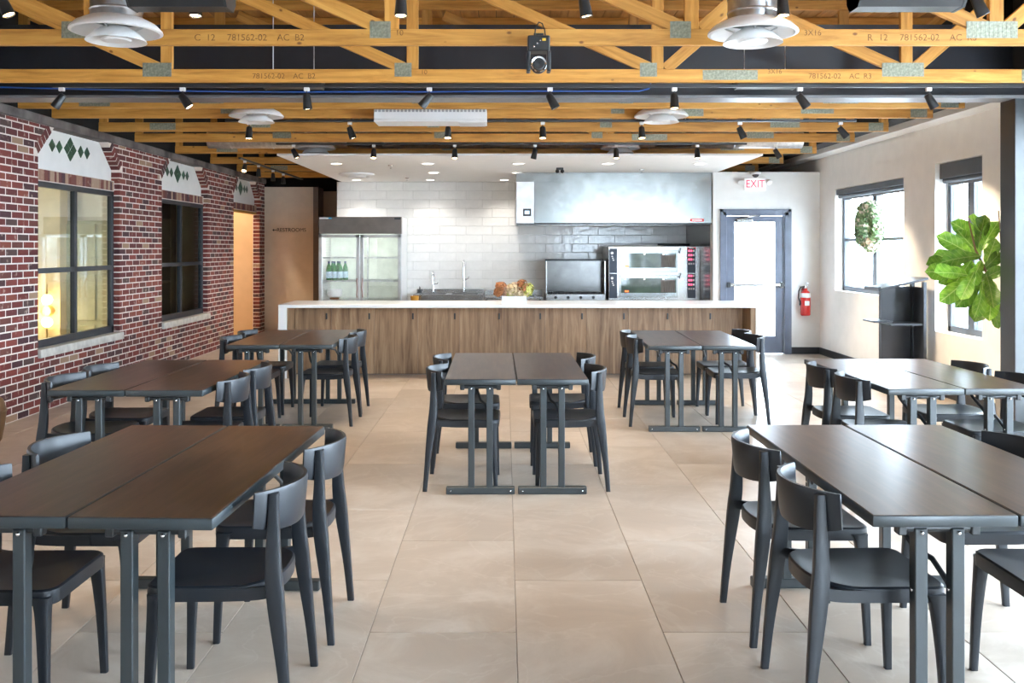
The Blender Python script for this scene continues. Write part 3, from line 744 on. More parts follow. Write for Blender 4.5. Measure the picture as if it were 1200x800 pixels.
for n, (a, b, c, d) in enumerate(WIN_F):
    m_ = MB()
    for q in ((a, a+.06, c, d), (b-.06, b, c, d), (a, b, c, c+.06), (a, b, d-.06, d), ((a+b)/2-.03, (a+b)/2+.03, c, d)): m_.box(q[0], q[1], -2.63, -2.57, q[2], q[3])
    fr = m_.build('window_%d' % (n+7), DKFRAME, kind='structure')
    box('pane', (a+.06, (a+b)/2-.03, -2.603, -2.597, c+.06, d-.06), GLASS, fr); box('pane', ((a+b)/2+.03, b-.06, -2.603, -2.597, c+.06, d-.06), GLASS, fr)
# glass exit door
m_ = MB()
for q in ((3.22, 3.275, 0, 2.10), (4.135, 4.19, 0, 2.10), (3.22, 4.19, 2.045, 2.10)): m_.box(q[0], q[1], YD-.03, YD+.12, q[2], q[3], .004, 1)
for q in ((3.18, 3.225, 0, 2.14), (4.185, 4.23, 0, 2.14), (3.18, 4.23, 2.097, 2.14)): m_.box(q[0], q[1], YD-.035, YD-.001, q[2], q[3])
dr = m_.build('door_1', DOORFR, kind='structure')
for q in ((3.28, 3.40, .01, 2.04), (4.01, 4.13, .01, 2.04), (3.40, 4.01, .01, .26), (3.40, 4.01, 1.95, 2.04)):
    box('leaf_rail', (q[0], q[1], YD+.02, YD+.065, q[2], q[3]), DOORFR, dr)
box('pane', (3.40, 4.01, YD+.04, YD+.046, .26, 1.95), GLASS, dr)
pb = MB(); pb.box(3.30, 4.08, YD-.055, YD-.02, 1.0, 1.045, .006); pb.build('push_bar', STEEL, dr)
for x in (3.27, 4.06): box('bar_bracket', (x, x+.06, YD-.06, YD+.02, .985, 1.06), BLACKM, dr, .006)
MB().cyl((4.09, YD-.02, 1.02), (4.09, YD+.02, 1.02), .045, n=20).build('latch_rose', CHROME, dr, True)
box('closer_box', (3.42, 3.66, YD-.03, YD+.02, 1.94, 2.0), STEEL, dr, .008)
MB().tube([(3.46, YD-.03, 2.005), (3.60, YD-.16, 2.03), (3.78, YD-.02, 2.05)], .010, 6).build('closer_arm', CHROME, dr, True)
# EXIT sign, dome camera, extinguisher
p = pt(884, 216, YD)
t = thing('exit_sign', 'white EXIT sign with red letters above the glass door', 'sign', (p.x, YD, p.z))
box('housing', (-.155, .155, -.05, 0, -.09, .09), mat('sign_white', (.85, .85, .85), .4, emit=(1, 1, 1), es=.15), t, .008)
text('lettering', 'EXIT', .16, facing((0, -.0508, 0), sx=.86), mat('exit_red', (.75, .01, .05), .4, emit=(.9, .02, .08), es=.5), t)
for s in (-1, 1):
    hd = MB().lathe([(0, .04), (.03, .035), (.05, -.02), (.046, -.024), (0, -.02)], n=18).build('lamp_head', WHITEM, t, True, (s*.20, -.045, .03), (R(-60), 0, s*R(25)))
    MB().cyl((s*.15, -.03, .02), (s*.19, -.03, .03), .012, n=8).build('arm', WHITEM, t)
p = pt(886, 207, YD-.12)
t = thing('dome_camera', 'small white dome security camera above the EXIT sign', 'camera', (p.x, YD-.09, 2.652))
MB().lathe([(0, .035), (.075, .03), (.08, .0), (.06, -.004), (0, -.004)], n=24).build('base', WHITEM, t, True)
MB().ball((0, 0, -.006), .05, 14, (1, 1, .9)).build('dome', RUBBER, t, True)
box('wall_arm', (-.03, .03, .0, .09, .0, .03), WHITEM, t)
p = pt(944, 352, YD-.09)
t = thing('fire_extinguisher', 'red fire extinguisher with white label on the wall beside the door', 'fire extinguisher', (p.x, YD-.085, pt(0, 369.5, YD-.085).z))
MB().lathe([(0, 0), (.062, 0), (.072, .012), (.072, .30), (.06, .345), (.028, .375), (.026, .40), (0, .40)], n=28).build('cylinder', mat('extinguisher_red', (.55, .02, .015), .25, coat=.4), t, True)
MB().lathe([(.0725, .265), (.0728, .265), (.0728, .315), (.068, .33)], n=28).build('collar', WHITEM, t, True)
m_ = MB(); m_.box(-.03, .035, -.0755, -.066, .15, .215); m_.build('label', WHITEM, t)
MB().lathe([(0, .40), (.02, .40), (.02, .44), (0, .44)], n=14).build('valve', CHROME, t, True)
m_ = MB(); m_.box(-.012, .012, -.085, .02, .44, .452); m_.box(-.010, .010, -.09, .02, .47, .482); m_.build('handle', CHROME, t)
MB().tube([(-.02, 0, .425), (-.07, -.01, .42), (-.10, -.01, .36), (-.105, -.01, .26), (-.085, -.01, .20), (-.082, -.01, .15)], [.009]*4+[.011, .014], 8).build('hose', RUBBER, t, True)
box('bracket', (-.05, .05, .06, .085, .30, .42), STEEL, t)

# ------------------------------------------------------------------ counter
CXL, CXR, CY0, CY1, CZ = -2.72, 3.03, 11.50, 12.44, .885
t = thing('counter', 'long white quartz counter with wood front and waterfall ends', 'counter', (0, CY0, 0))
box('countertop', (CXL, CXR, 0, CY1-CY0, CZ-.038, CZ), QUARTZ, t, .003)
box('waterfall_end', (CXL, CXL+.10, 0, CY1-CY0, 0, CZ-.038), QUARTZ, t)
box('waterfall_end', (CXR-.025, CXR, 0, CY1-CY0, 0, CZ-.038), QUARTZ, t)
box('end_lining', (CXR-.085, CXR-.025, .004, CY1-CY0, 0, CZ-.038), CABW, t)
box('end_lining', (CXL+.10, CXL+.118, .02, .395, 0, CZ-.038), CABW, t)
box('carcass', (CXL+.10, CXR-.085, .39, CY1-CY0-.005, 0, CZ-.038), BROWNW, t)
hx = [(q-592)*11.87/F for q in (383, 433, 484, 533, 585, 633, 682, 731, 782, 832)]
edges = [CXL+.12] + [h+.06 for h in hx] + [CXR-.09]
for k in range(len(edges)-1):
    a, b = edges[k]+.0015, edges[k+1]-.0015
    dm = MB().box(a, b, .37, .389, .012, CZ-.042).build('door', CABW, t)
    if k < len(hx):
        m_ = MB(); m_.box(hx[k]-.010, hx[k]+.010, .345, .352, CZ-.20, CZ-.125, .002, 1)
        for z in (CZ-.19, CZ-.14): m_.box(hx[k]-.006, hx[k]+.006, .352, .37, z, z+.01)
        m_.build('handle', BLACKM, dm)
# flower box on the counter
p = pt(602.5, 357, 11.62)
t = thing('flower_box', 'white planter box of dried hydrangeas on the counter', 'planter', (p.x, 11.62, CZ))
mb = MB()
for q in ((-.15, .15, -.07, -.062, 0, .10), (-.15, .15, .062, .07, 0, .10), (-.15, -.142, -.062, .062, 0, .10), (.142, .15, -.062, .062, 0, .10), (-.142, .142, -.062, .062, 0, .07)): mb.box(*q)
mb.build('box', WHITEM, t)
fr_ = random.Random(5)
PET = [mat('cream_petal', (.72, .60, .38), .7, var=.25, scale=30), mat('rust_petal', (.40, .16, .06), .7, var=.4, scale=30), mat('lime_petal', (.52, .52, .14), .7, var=.3, scale=30), mat('blush_petal', (.66, .42, .30), .7, var=.3, scale=30)]
def cluster(m_, c, r, n, size, rnd, flat=1.):
    for _ in range(n):
        v = Vector((rnd.gauss(0, 1), rnd.gauss(0, 1), rnd.gauss(0, 1)*flat)).normalized()*r*rnd.uniform(.75, 1.05)
        q = v.to_track_quat('Z', 'Y').to_matrix() @ Matrix.Rotation(rnd.uniform(0, 6), 3, 'Z') @ Matrix.Rotation(rnd.uniform(-.7, .7), 3, 'X')
        s_ = size*rnd.uniform(.7, 1.2)
        vs = [m_.bm.verts.new(Vector(c)+v+q @ Vector(p_)) for p_ in ((-s_, 0, 0), (0, -s_*.8, s_*.25), (s_, 0, 0), (0, s_*.8, s_*.25))]
        m_.bm.faces.new(vs)
for k, (dx, dz, r, c) in enumerate(((-.16, .20, .07, 1), (-.10, .16, .07, 3), (-.03, .18, .075, 0), (.04, .15, .065, 0), (.10, .22, .075, 1), (.16, .18, .08, 2), (-.19, .15, .055, 1), (.02, .21, .05, 3), (.12, .14, .06, 0), (-.06, .12, .06, 2))):
    m_ = MB(); cluster(m_, (dx, fr_.uniform(-.04, .04), dz), r, 130, .022, fr_); m_.ball((dx, 0, dz), r*.45, 8)
    hd = m_.build('flower_head', PET[c], t)
m_ = MB()
for k in range(9): x = -.12+k*.03; m_.cyl((x*.7, 0, .06), (x*1.2, 0, .17), .004, n=5)
m_.build('stems', mat('dry_stem', (.25, .20, .08), .7), t)

# ------------------------------------------------------------------ kitchen equipment
# hood
HY = 14.25
t = thing('kitchen_hood', 'long stainless steel kitchen hood above the cooking line', 'hood', (0, HY, 0))
box('canopy', (.43, 3.07, 0, .03, 1.935, 2.685), STEELW, t, .004)
box('top_strip', (.165, 3.07, -.012, 0, 2.55, 2.685), STEELW, t)
box('control_panel', (.165, .428, 0, .03, 1.93, 2.685), mat('pale_steel', (.72, .72, .72), .35, metal=.8), t, .004)
box('side', (.165, .19, .03, YT-HY-.02, 1.95, 2.685), STEEL, t)
box('side', (3.04, 3.07, .03, YT-HY-.02, 1.95, 2.685), STEEL, t)
box('back', (.19, 3.04, YT-HY-.05, YT-HY-.02, 1.95, 2.6), STEEL, t)
box('bottom_lip', (.165, 3.07, -.01, .05, 1.918, 1.935), BLACKM, t)
for k in range(6): box('filter', (.25+k*.46, .68+k*.46, 1.0, 1.04, 2.05, 2.5), mat('filter_steel', (.35, .35, .35), .4, metal=1, stretch=(30, 1, 1), var=.4), t)
d_ = box('display', (.265, .385, -.008, 0, 2.04, 2.15), BLACKM, t); box('screen', (.29, .36, -.010, -.008, 2.07, 2.12), mat('screen_blue', (.5, .7, .8), .3, emit=(.55, .75, .9), es=.7), d_)
b_ = box('badge', (2.75, 2.95, -.004, 0, 1.96, 2.0), mat('badge_red', (.6, .02, .02), .4), t)
box('print', (2.775, 2.925, -.0048, -.004, 1.972, 1.988), WHITEM, b_)
# pizza deck oven on its stand
OY = 15.15; x0, x1 = (713.5-592)*OY/F, (820.5-592)*OY/F; z0, z1 = pt(0, 352, OY).z, pt(0, 289, OY).z
t = thing('deck_oven', 'stainless double deck oven with two glass doors behind the counter', 'oven', ((x0+x1)/2, OY, 0))
W_ = (x1-x0)/2
box('body', (-W_, W_, .02, 1.05, z0, z1), STEEL, t, .005)
for sx in (-W_+.03, W_-.09):
    for sy in (.08, .95): box('leg', (sx, sx+.06, sy, sy+.06, 0, z0), STEEL, t)
hd_ = (z1-z0)/2
NAVY = mat('navy_panel', (.03, .045, .075), .4); LEDR = mat('red_led', (.8, .05, .12), .4, emit=(1, .10, .2), es=1.6)
OVG = mat('oven_glass', (.10, .15, .12), .05, spec=.9, var=.5, scale=2.5)
box('trim', (-W_, W_, 0, .02, z1-.05, z1), STEEL, t)
for k in range(2):
    zb_ = z0+.05+k*(hd_-.03); zt_ = zb_+hd_-.07
    dd = box('oven_door', (-W_+.17, W_-.36, -.012, .02, zb_, zt_), STEELW, t, .004)
    gz = box('door_glass', (-W_+.19, W_-.38, -.016, -.012, zb_+.07, zt_-.05), OVG, dd)
    for q in range(4): MB().ball((-W_+.26+q*.30, -.017, zt_-.065), .010, 8).build('oven_lamp', mat('oven_lamp_on', (1, .95, .85), .4, emit=(1, .95, .85), es=3), dd)
    box('rack_item', (W_-.62, W_-.40, -.0175, -.016, zb_+.08, zt_-.08), mat('dark_rack', (.16, .13, .10), .4, stretch=(40, 1, 1), var=.8), dd)
    box('indicator', (-W_+.25, -W_+.31, -.018, -.016, zb_+.085, zb_+.11), mat('orange_light', (.9, .15, .05), .4, emit=(1, .15, .03), es=1.5), dd)
    MB().tube([(W_-.34, -.01, zt_-.02), (W_-.335, -.05, zt_-.05), (W_-.315, -.06, zt_+.03)], .007, 6).build('door_lever', BLACKM, dd, True)
    box('lamp_panel', (-W_+.01, -W_+.13, -.006, .02, zb_-.01, zt_+.02), NAVY, t)
    MB().cyl((-W_+.05, -.02, zt_-.05), (-W_+.05, -.006, zt_-.05), .022, n=16).build('knob', WHITEM, t)
    for q in range(3): box('icon', (-W_+.04+.01*q, -W_+.065+.01*q, -.007, -.006, zt_-.11-.03*q, zt_-.095-.03*q), WHITEM, t)
    pn = box('control_panel', (W_-.20, W_-.075, -.006, .02, zb_-.01, zt_+.02), NAVY, t)
    for a in range(4):
        for b in range(3):
            box('button', (W_-.187+b*.036, W_-.163+b*.036, -.008, -.006, zt_-.03-a*.068, zt_+.0-a*.068), LEDR if (a < 3 and b < 2) else WHITEM, pn)
b_ = box('badge', (W_-.21, W_-.07, -.004, .0, z1-.045, z1-.008), MATS['badge_red'], t)
box('print', (W_-.175, W_-.105, -.0048, -.004, z1-.033, z1-.02), WHITEM, b_)
o = thing('bread_peel', 'pale wooden bread peel with dark handle lying on the deck oven', 'peel', ((x0+x1)/2, OY+.3, z1))
box('blade', (-.62, .16, -.15, .15, .002, .02), mat('pale_wood', (.70, .58, .42), .6, stretch=(1, 8, 8)), o, .004)
MB().cyl((.10, 0, .032), (.62, .05, .03), .018, .022, 10).build('handle', BLACKM, o, True)
# grill / steel box beside the oven
GY = 15.25; x0, x1 = (640-592)*GY/F, (710-592)*GY/F; za, zb_ = pt(0, 352, GY).z, pt(0, 306, GY).z
t = thing('countertop_grill', 'dark stainless grill with tall splash guard left of the deck oven', 'grill', ((x0+x1)/2, GY, 0)); W_ = (x1-x0)/2
box('stand', (-W_, W_, .02, .85, .10, za), STEEL, t)
for sx in (-W_+.02, W_-.08):
    for sy in (.05, .75): box('leg', (sx, sx+.06, sy, sy+.06, 0, .10), BLACKM, t)
box('base', (-W_, W_, 0, .85, za, za+.10), STEEL, t, .004)
box('back_panel', (-W_, W_, .42, .45, za+.10, zb_), mat('dark_mirror_steel', (.09, .088, .085), .2, metal=1, bump=.1, bscale=2), t)
for s in (-1, 1): box('side_panel', (s*W_-(.015 if s > 0 else 0), s*W_+(.015 if s < 0 else 0), .05, .45, za+.10, zb_), STEEL, t)
box('top_rail', (-W_, W_, .38, .46, zb_, zb_+.03), BLACKM, t)
for k in range(22): box('grate_bar', (-W_+.03+k*(2*W_-.06)/22, -W_+.045+k*(2*W_-.06)/22, .02, .40, za+.10, za+.125), BLACKM, t)
for k in range(4): MB().cyl((-W_+.15+k*.2, -.03, za+.05), (-W_+.15+k*.2, 0, za+.05), .022, n=14).build('knob', BLACKM, t, True)
# double-door glass refrigerator
FY = 15.38; x0, x1 = (374-592)*FY/F, (470.5-592)*FY/F; ft = pt(0, 254, FY).z; W_ = (x1-x0)/2
t = thing('glass_refrigerator', 'steel double glass door refrigerator behind the counter', 'refrigerator', ((x0+x1)/2, FY, 0))
hz = pt(0, 274, FY).z
FWH = mat('fridge_liner', (.72, .76, .70), .5)
box('back', (-W_, W_, .86, .89, .08, ft), FWH, t)
for s in (-1, 1): box('side', (s*W_-(.03 if s > 0 else 0), s*W_+(.03 if s < 0 else 0), .0, .86, .08, hz-.0005), WHITEM, t)
box('bottom', (-W_+.03, W_-.03, .0, .86, .08, .26), STEEL, t)
box('top_box', (-W_, W_, .10, .86, hz, ft), WHITEM, t)
box('header', (-W_, W_, -.02, .10, hz, ft), mat('bronze_steel', (.20, .175, .155), .38, metal=.6), t, .004)
box('liner_top', (-W_+.03, W_-.03, .05, .86, hz-.02, hz), FWH, t)
for sx in (-W_+.05, W_-.1):
    for sy in (.05, .78): box('foot', (sx, sx+.05, sy, sy+.05, 0, .08), BLACKM, t)
for k, z in enumerate((.73, 1.045, 1.42)):
    m_ = MB(); m_.box(-W_+.035, W_-.035, .10, .11, z-.022, z); m_.box(-W_+.035, W_-.035, .83, .84, z-.008, z)
    for q in range(30): xx = -W_+.05+q*(2*W_-.1)/29; m_.box(xx-.002, xx+.002, .11, .83, z-.006, z-.002)
    m_.build('wire_shelf', GALV, t)
box('centre_post', (-.01, .01, .80, .85, .26, hz-.02), GALV, t)
dz0, dz1 = .28, hz-.01
for s in (-1, 1):
    a, b = (-W_, -.004) if s < 0 else (.004, W_)
    m_ = MB()
    for q in ((a, a+.055, dz0, dz1), (b-.055, b, dz0, dz1), (a, b, dz0, dz0+.07), (a, b, dz1-.05, dz1)): m_.box(q[0], q[1], -.05, -.02, q[2], q[3], .004, 1)
    dd = m_.build('fridge_door', mat('satin_aluminium', (.66, .67, .68), .32, metal=.9), t)
    box('pane', (a+.055, b-.055, -.038, -.032, dz0+.07, dz1-.05), GLASS, dd)
    hx_ = -.045 if s < 0 else .045
    MB().tube([(hx_, -.05, .78), (hx_, -.085, .82), (hx_*.8, -.09, .93), (hx_, -.085, 1.04), (hx_, -.05, 1.08)], .011, 8).build('handle', mat('dusky_handle', (.40, .28, .25), .35, metal=.6), dd, True)
b_ = box('badge', (-W_+.01, -W_+.20, -.024, -.02, ft-.035, ft-.012), WHITEM, t)
box('badge', (-W_+.155, -W_+.205, -.0255, -.024, ft-.035, ft-.010), mat('badge_blue', (.05, .35, .6), .4), b_)
box('display', (W_-.11, W_-.01, -.024, -.02, ft-.045, ft-.012), BLACKM, t)
a = area('fridge_lamp', (0, .03, hz-.05), 1.1, .05, 5, (.93, 1, .92), (R(25), 0, 0)); a.parent = t
box('lamp_strip', (-.55, .55, .005, .025, hz-.045, hz-.03), mat('fridge_strip_on', (1, 1, 1), .5, emit=(.93, 1, .92), es=3), t)
FX = (x0+x1)/2
# bottles on the middle shelf
BG = mat('green_bottle_glass', (.010, .13, .03), .08, spec=.8); BLB = mat('blue_white_label', (.50, .66, .78), .6, var=.3, scale=40)
bot = None
for k, (dx, dy, rowname) in enumerate(((-.545, .22, 'front'), (-.455, .22, 'front'), (-.365, .22, 'front'), (-.51, .36, 'back'), (-.42, .36, 'back'), (-.30, .36, 'back'))):
    lab = 'green glass water bottle with blue label on the fridge shelf, %s in the %s row' % (('left', 'middle', 'right')[k % 3], rowname)
    if bot is None:
        bot = thing('water_bottle', lab, 'bottle', (0, 0, 0), 0, 'green bottles in the fridge')
        MB().lathe([(0, 0), (.042, 0), (.045, .008), (.045, .17), (.036, .215), (.018, .26), (.016, .30), (0, .30)], n=18).build('glass', BG, bot, True)
        MB().lathe([(.0455, .035), (.0458, .035), (.0458, .14), (.0455, .14)], n=18).build('label', BLB, bot, True)
        MB().lathe([(.0165, .225+.04), (.0175, .27), (.0175, .305), (0, .307)], n=14).build('cap', mat('dark_blue_cap', (.02, .04, .12), .4), bot, True)
        b_ = bot
    else:
        b_ = dup(bot); b_['label'] = lab
    b_.location = (FX+dx, FY+dy, 1.0455)
t = thing('serving_bowl', 'white bowl with brown foot on the lower fridge shelf', 'bowl', (pt(392, 0, FY+.3).x, FY+.3, .7305))
MB().lathe([(0, .0), (.075, .0), (.08, .025), (.05, .03)], n=24).build('foot', mat('brown_wood_foot', (.25, .10, .04), .5), t, True)
MB().lathe([(.05, .03), (.11, .045), (.125, .10), (.12, .165), (.112, .165), (.115, .10), (.10, .06), (0, .05)], n=28).build('bowl', WHITEM, t, True)
# sink bench with two faucets
SY = 15.55; x0, x1 = (484-592)*SY/F, (566-592)*SY/F
t = thing('sink_bench', 'stainless sink bench against the white tile wall', 'sink', ((x0+x1)/2, SY, 0)); W_ = (x1-x0)/2; tz = pt(0, 345, SY).z
m_ = MB()
m_.box(-W_, W_, 0, .08, tz-.035, tz); m_.box(-W_, W_, .62, .73, tz-.035, tz); m_.box(-W_, -W_+.09, .08, .62, tz-.035, tz); m_.box(W_-.09, W_, .08, .62, tz-.035, tz); m_.box(-.05, .05, .08, .62, tz-.035, tz)
m_.build('rim', STEEL, t)
for s in (-1, 1):
    a, b = (-W_+.09, -.05) if s < 0 else (.05, W_-.09)
    m_ = MB()
    for q in ((a, b, .08, .085, tz-.30, tz-.01), (a, b, .615, .62, tz-.30, tz-.01), (a, a+.005, .085, .615, tz-.30, tz-.01), (b-.005, b, .085, .615, tz-.30, tz-.01), (a, b, .08, .62, tz-.305, tz-.30)): m_.box(*q)
    m_.build('basin', STEEL, t)
box('backsplash', (-W_, W_, .70, .73, tz, tz+.06), STEEL, t)
for sx in (-W_+.01, W_-.05):
    for sy in (.02, .66): box('leg', (sx, sx+.04, sy, sy+.04, 0, tz-.035), STEEL, t)
box('apron', (-W_, W_, -.01, 0, tz-.16, tz-.01), STEEL, t)
def faucet(px, ptop, label):
    p = pt(px, ptop, 16.2); t = thing('faucet', label, 'faucet', (p.x, 16.18, tz+.0008), 0, 'faucets on the sink bench'); h = p.z-tz
    MB().lathe([(0, 0), (.035, 0), (.035, .015), (.02, .02), (.017, h*.35), (.026, h*.36), (.026, h*.45), (.014, h*.46)], n=16).build('body', CHROME, t, True)
    n = 12; pts = [(0, 0, h*.45), (0, 0, h*.80)] + [(0, -.10+.10*math.cos(a*math.pi/n), h*.80+min(.10, h*.2)*math.sin(a*math.pi/n)) for a in range(1, n+1)] + [(0, -.20, h*.70)]
    MB().tube(pts, .015, 10).build('spout', CHROME, t, True)
    MB().cyl((0, -.20, h*.72), (0, -.20, h*.45), .020, .024, 12).build('spray_head', CHROME, t, True)
    MB().tube([(.02, 0, h*.40), (.07, 0, h*.42), (.075, 0, h*.50)], .008, 6).build('lever', CHROME, t, True)
faucet(508, 318, 'short chrome faucet on the sink bench')
faucet(544, 304, 'tall chrome faucet with spray head on the sink bench')
p = pt(492, 341, SY+.66); t = thing('soap_pump', 'small dark soap pump at the left end of the sink bench', 'soap pump', (p.x, SY+.66, tz+.0008))
MB().lathe([(0, 0), (.03, 0), (.03, .05), (.012, .06), (.010, .09), (0, .09)], n=14).build('body', BLACKM, t, True)
MB().tube([(0, 0, .085), (0, -.01, .10), (0, -.05, .10)], .007, 6).build('nozzle', BLACKM, t, True)
# prep table right of the sink
x0, x1 = (567-592)*15.5/F, (637-592)*15.5/F
t = thing('prep_table', 'stainless prep table between the sink and the grill', 'table', ((x0+x1)/2, 15.5, 0)); W_ = (x1-x0)/2-.006
box('top', (-W_, W_, 0, .75, .74, .78), STEEL, t, .004)
box('backsplash', (-W_, W_, .72, .75, .78, .86), STEEL, t)
box('shelf', (-W_, W_, .04, .70, .25, .28), STEEL, t)
for sx in (-W_, W_-.04):
    for sy in (.02, .68): box('leg', (sx, sx+.04, sy, sy+.04, 0, .74), STEEL, t)
m_ = MB(); m_.box(-.12, .14, .20, .50, .781, .80, .006); tr = tag(m_.build('steel_tray', STEELW, None, False, ((x0+x1)/2+.2, 15.5, 0)), 'shallow steel tray on the prep table', 'tray')
p = pt(484, 348, 15.3)
t = thing('orange_tub', 'small amber plastic tub beside the refrigerator', 'tub', (p.x+.02, 15.36, 0))
box('stand', (-.12, .08, -.08, .08, 0, .70), STEEL, t)
MB().lathe([(0, .70), (.06, .70), (.07, .80), (.066, .80), (.057, .71), (0, .71)], n=18).build('tub', mat('amber_plastic', (.65, .30, .03), .35), t, True)
# projector-like black unit and sprinklers on the kitchen ceiling
d = 1.13*F/(VY-196.5); t = thing('ceiling_camera', 'small black camera unit on the kitchen ceiling', 'camera', ((656-592)*d/F, d, 2.69))
box('base', (-.05, .05, -.04, .04, -.03, 0), BLACKM, t, .005)
for s in (-1, 1): MB().ball((s*.035, -.01, -.05), .028, 12).build('eye', RUBBER, t, True)
for px, py, lab in ((458, 193.5, 'small ceiling sprinkler, left front of kitchen ceiling'), (477, 208.5, 'small ceiling sprinkler above the fridge side of kitchen ceiling'), (752, 198.5, 'small ceiling sprinkler at the right of the kitchen ceiling')):
    d = 1.13*F/(VY-py); t = thing('sprinkler', lab, 'sprinkler', ((px-592)*d/F, d, 2.69))
    MB().lathe([(.04, 0), (.035, -.012), (.0, -.014)], n=16).build('escutcheon', CHROME, t, True)
    MB().lathe([(.008, -.012), (.008, -.04), (.02, -.045), (0, -.047)], n=12).build('head', CHROME, t, True)

# ------------------------------------------------------------------ tables
TLW, TLL, TZ = .452, 1.522, .737
def make_table():
    t = thing('folding_table', 'x', 'table')
    MB().box(-TLW/2, TLW/2, -TLL/2, TLL/2, TZ-.038, TZ-.0012, .006, 2).build('edge_band', SLATE, t, True)
    box('tabletop', (-TLW/2+.005, TLW/2-.005, -TLL/2+.005, TLL/2-.005, TZ-.003, TZ), TOPW, t)
    for s in (-1, 1):
        y = s*.700
        MB().cyl((-.13, y, TZ-.055), (.13, y, TZ-.055), .014, n=12).build('pivot_tube', BLACKM, t, True)
        for x in (-.115, .115):
            b_ = MB().box(x-.014, x+.014, y-.02, y+.02, TZ-.075, TZ-.038, .004, 1).build('hinge_block', BLACKM, t)
        for x in (-.058, .058):
            lg = MB().box(x-.02, x+.02, y-.023, y+.023, .045, TZ-.052, .003, 1).build('leg', SLATE, t)
            MB().ball((x, y-s*-.026, TZ-.065), .0075, 8).build('bolt', CHROME, lg, True)
            MB().ball((x-.02, y, TZ-.25), .006, 8).build('rivet', CHROME, lg, True)
        ft_ = MB().box(-.218, .218, y-.024, y+.024, .002, .047, .004, 1).build('foot_bar', SLATE, t)
        for x in (-.19, .19):
            MB().ball((x, y+s*.025, .024), .006, 8).build('bolt', CHROME, ft_, True)
        MB().tube([(.055, y-s*.03, TZ-.25), (.045, y-s*.05, TZ-.225), (.03, y-s*.10, TZ-.185), (.0, y-s*.16, TZ-.17), (-.03, y-s*.24, TZ-.10), (-.04, y-s*.30, TZ-.043)], .0095, 8).build('folding_brace', BLACKM, t, True)
    return t
T0 = make_table(); T0_used = False
# pair: seam x at front end, seam x at back end, front y
PAIR = {'L1': (-1.346, -1.290, 2.94), 'L2': (-2.21, -2.20, 5.57), 'L3': (-1.930, -1.955, 8.19), 'C': (.072, .060, 6.04), 'R1': (1.588, 1.580, 2.96), 'R2': (2.70, 2.68, 5.63), 'R3': (1.667, 1.705, 8.11)}
NM = {'L1': 'front left', 'L2': 'middle left', 'L3': 'far left', 'C': 'centre', 'R1': 'front right', 'R2': 'middle right', 'R3': 'far right'}
def halves(k):
    if k[0] == 'L': return ('brick-wall', 'aisle')
    if k[0] == 'R': return ('aisle', 'window')
    return ('left', 'right')
for k, (xa, xb_, y0) in PAIR.items():
    rz = -math.atan2(xb_-xa, TLL); xc, yc = (xa+xb_)/2, y0+TLL/2
    for s in (-1, 1):
        if not T0_used: t = T0; T0_used = True
        else: t = dup(T0)
        off = s*(TLW/2+.0025)
        t.location = (xc+off*math.cos(rz), yc+off*math.sin(rz), 0); t.rotation_euler = (0, 0, rz)
        tag(t, 'dark wood-topped folding table, %s half of the %s pair' % (halves(k)[0 if s < 0 else 1], NM[k]), 'table', 'folding tables')

# ------------------------------------------------------------------ chairs
def rring(c, hx, hy, tx=0., n=3, r=.35):
    """rounded-rectangle ring in the xy plane around c"""
    pts = []; rad = min(hx, hy)*.42
    for qx, qy, a0 in ((1, 1, 0), (-1, 1, 90), (-1, -1, 180), (1, -1, 270)):
        for k in range(n):
            a = R(a0+90*k/(n-1)); pts.append(Vector((c[0]+qx*(hx-rad)+rad*math.cos(a), c[1]+qy*(hy-rad)+rad*math.sin(a), c[2])))
    return pts
def lerp_path(P, n):
    """Catmull-Rom through rows of numbers"""
    out = []
    for i in range(len(P)-1):
        p0, p1, p2, p3 = P[max(i-1, 0)], P[i], P[i+1], P[min(i+2, len(P)-1)]
        for k in range(n):
            t = k/n
            out.append([.5*((2*b)+(c-a)*t+(2*a-5*b+4*c-d)*t*t+(-a+3*b-3*c+d)*t**3) for a, b, c, d in zip(p0, p1, p2, p3)])
    out.append(list(P[-1])); return out
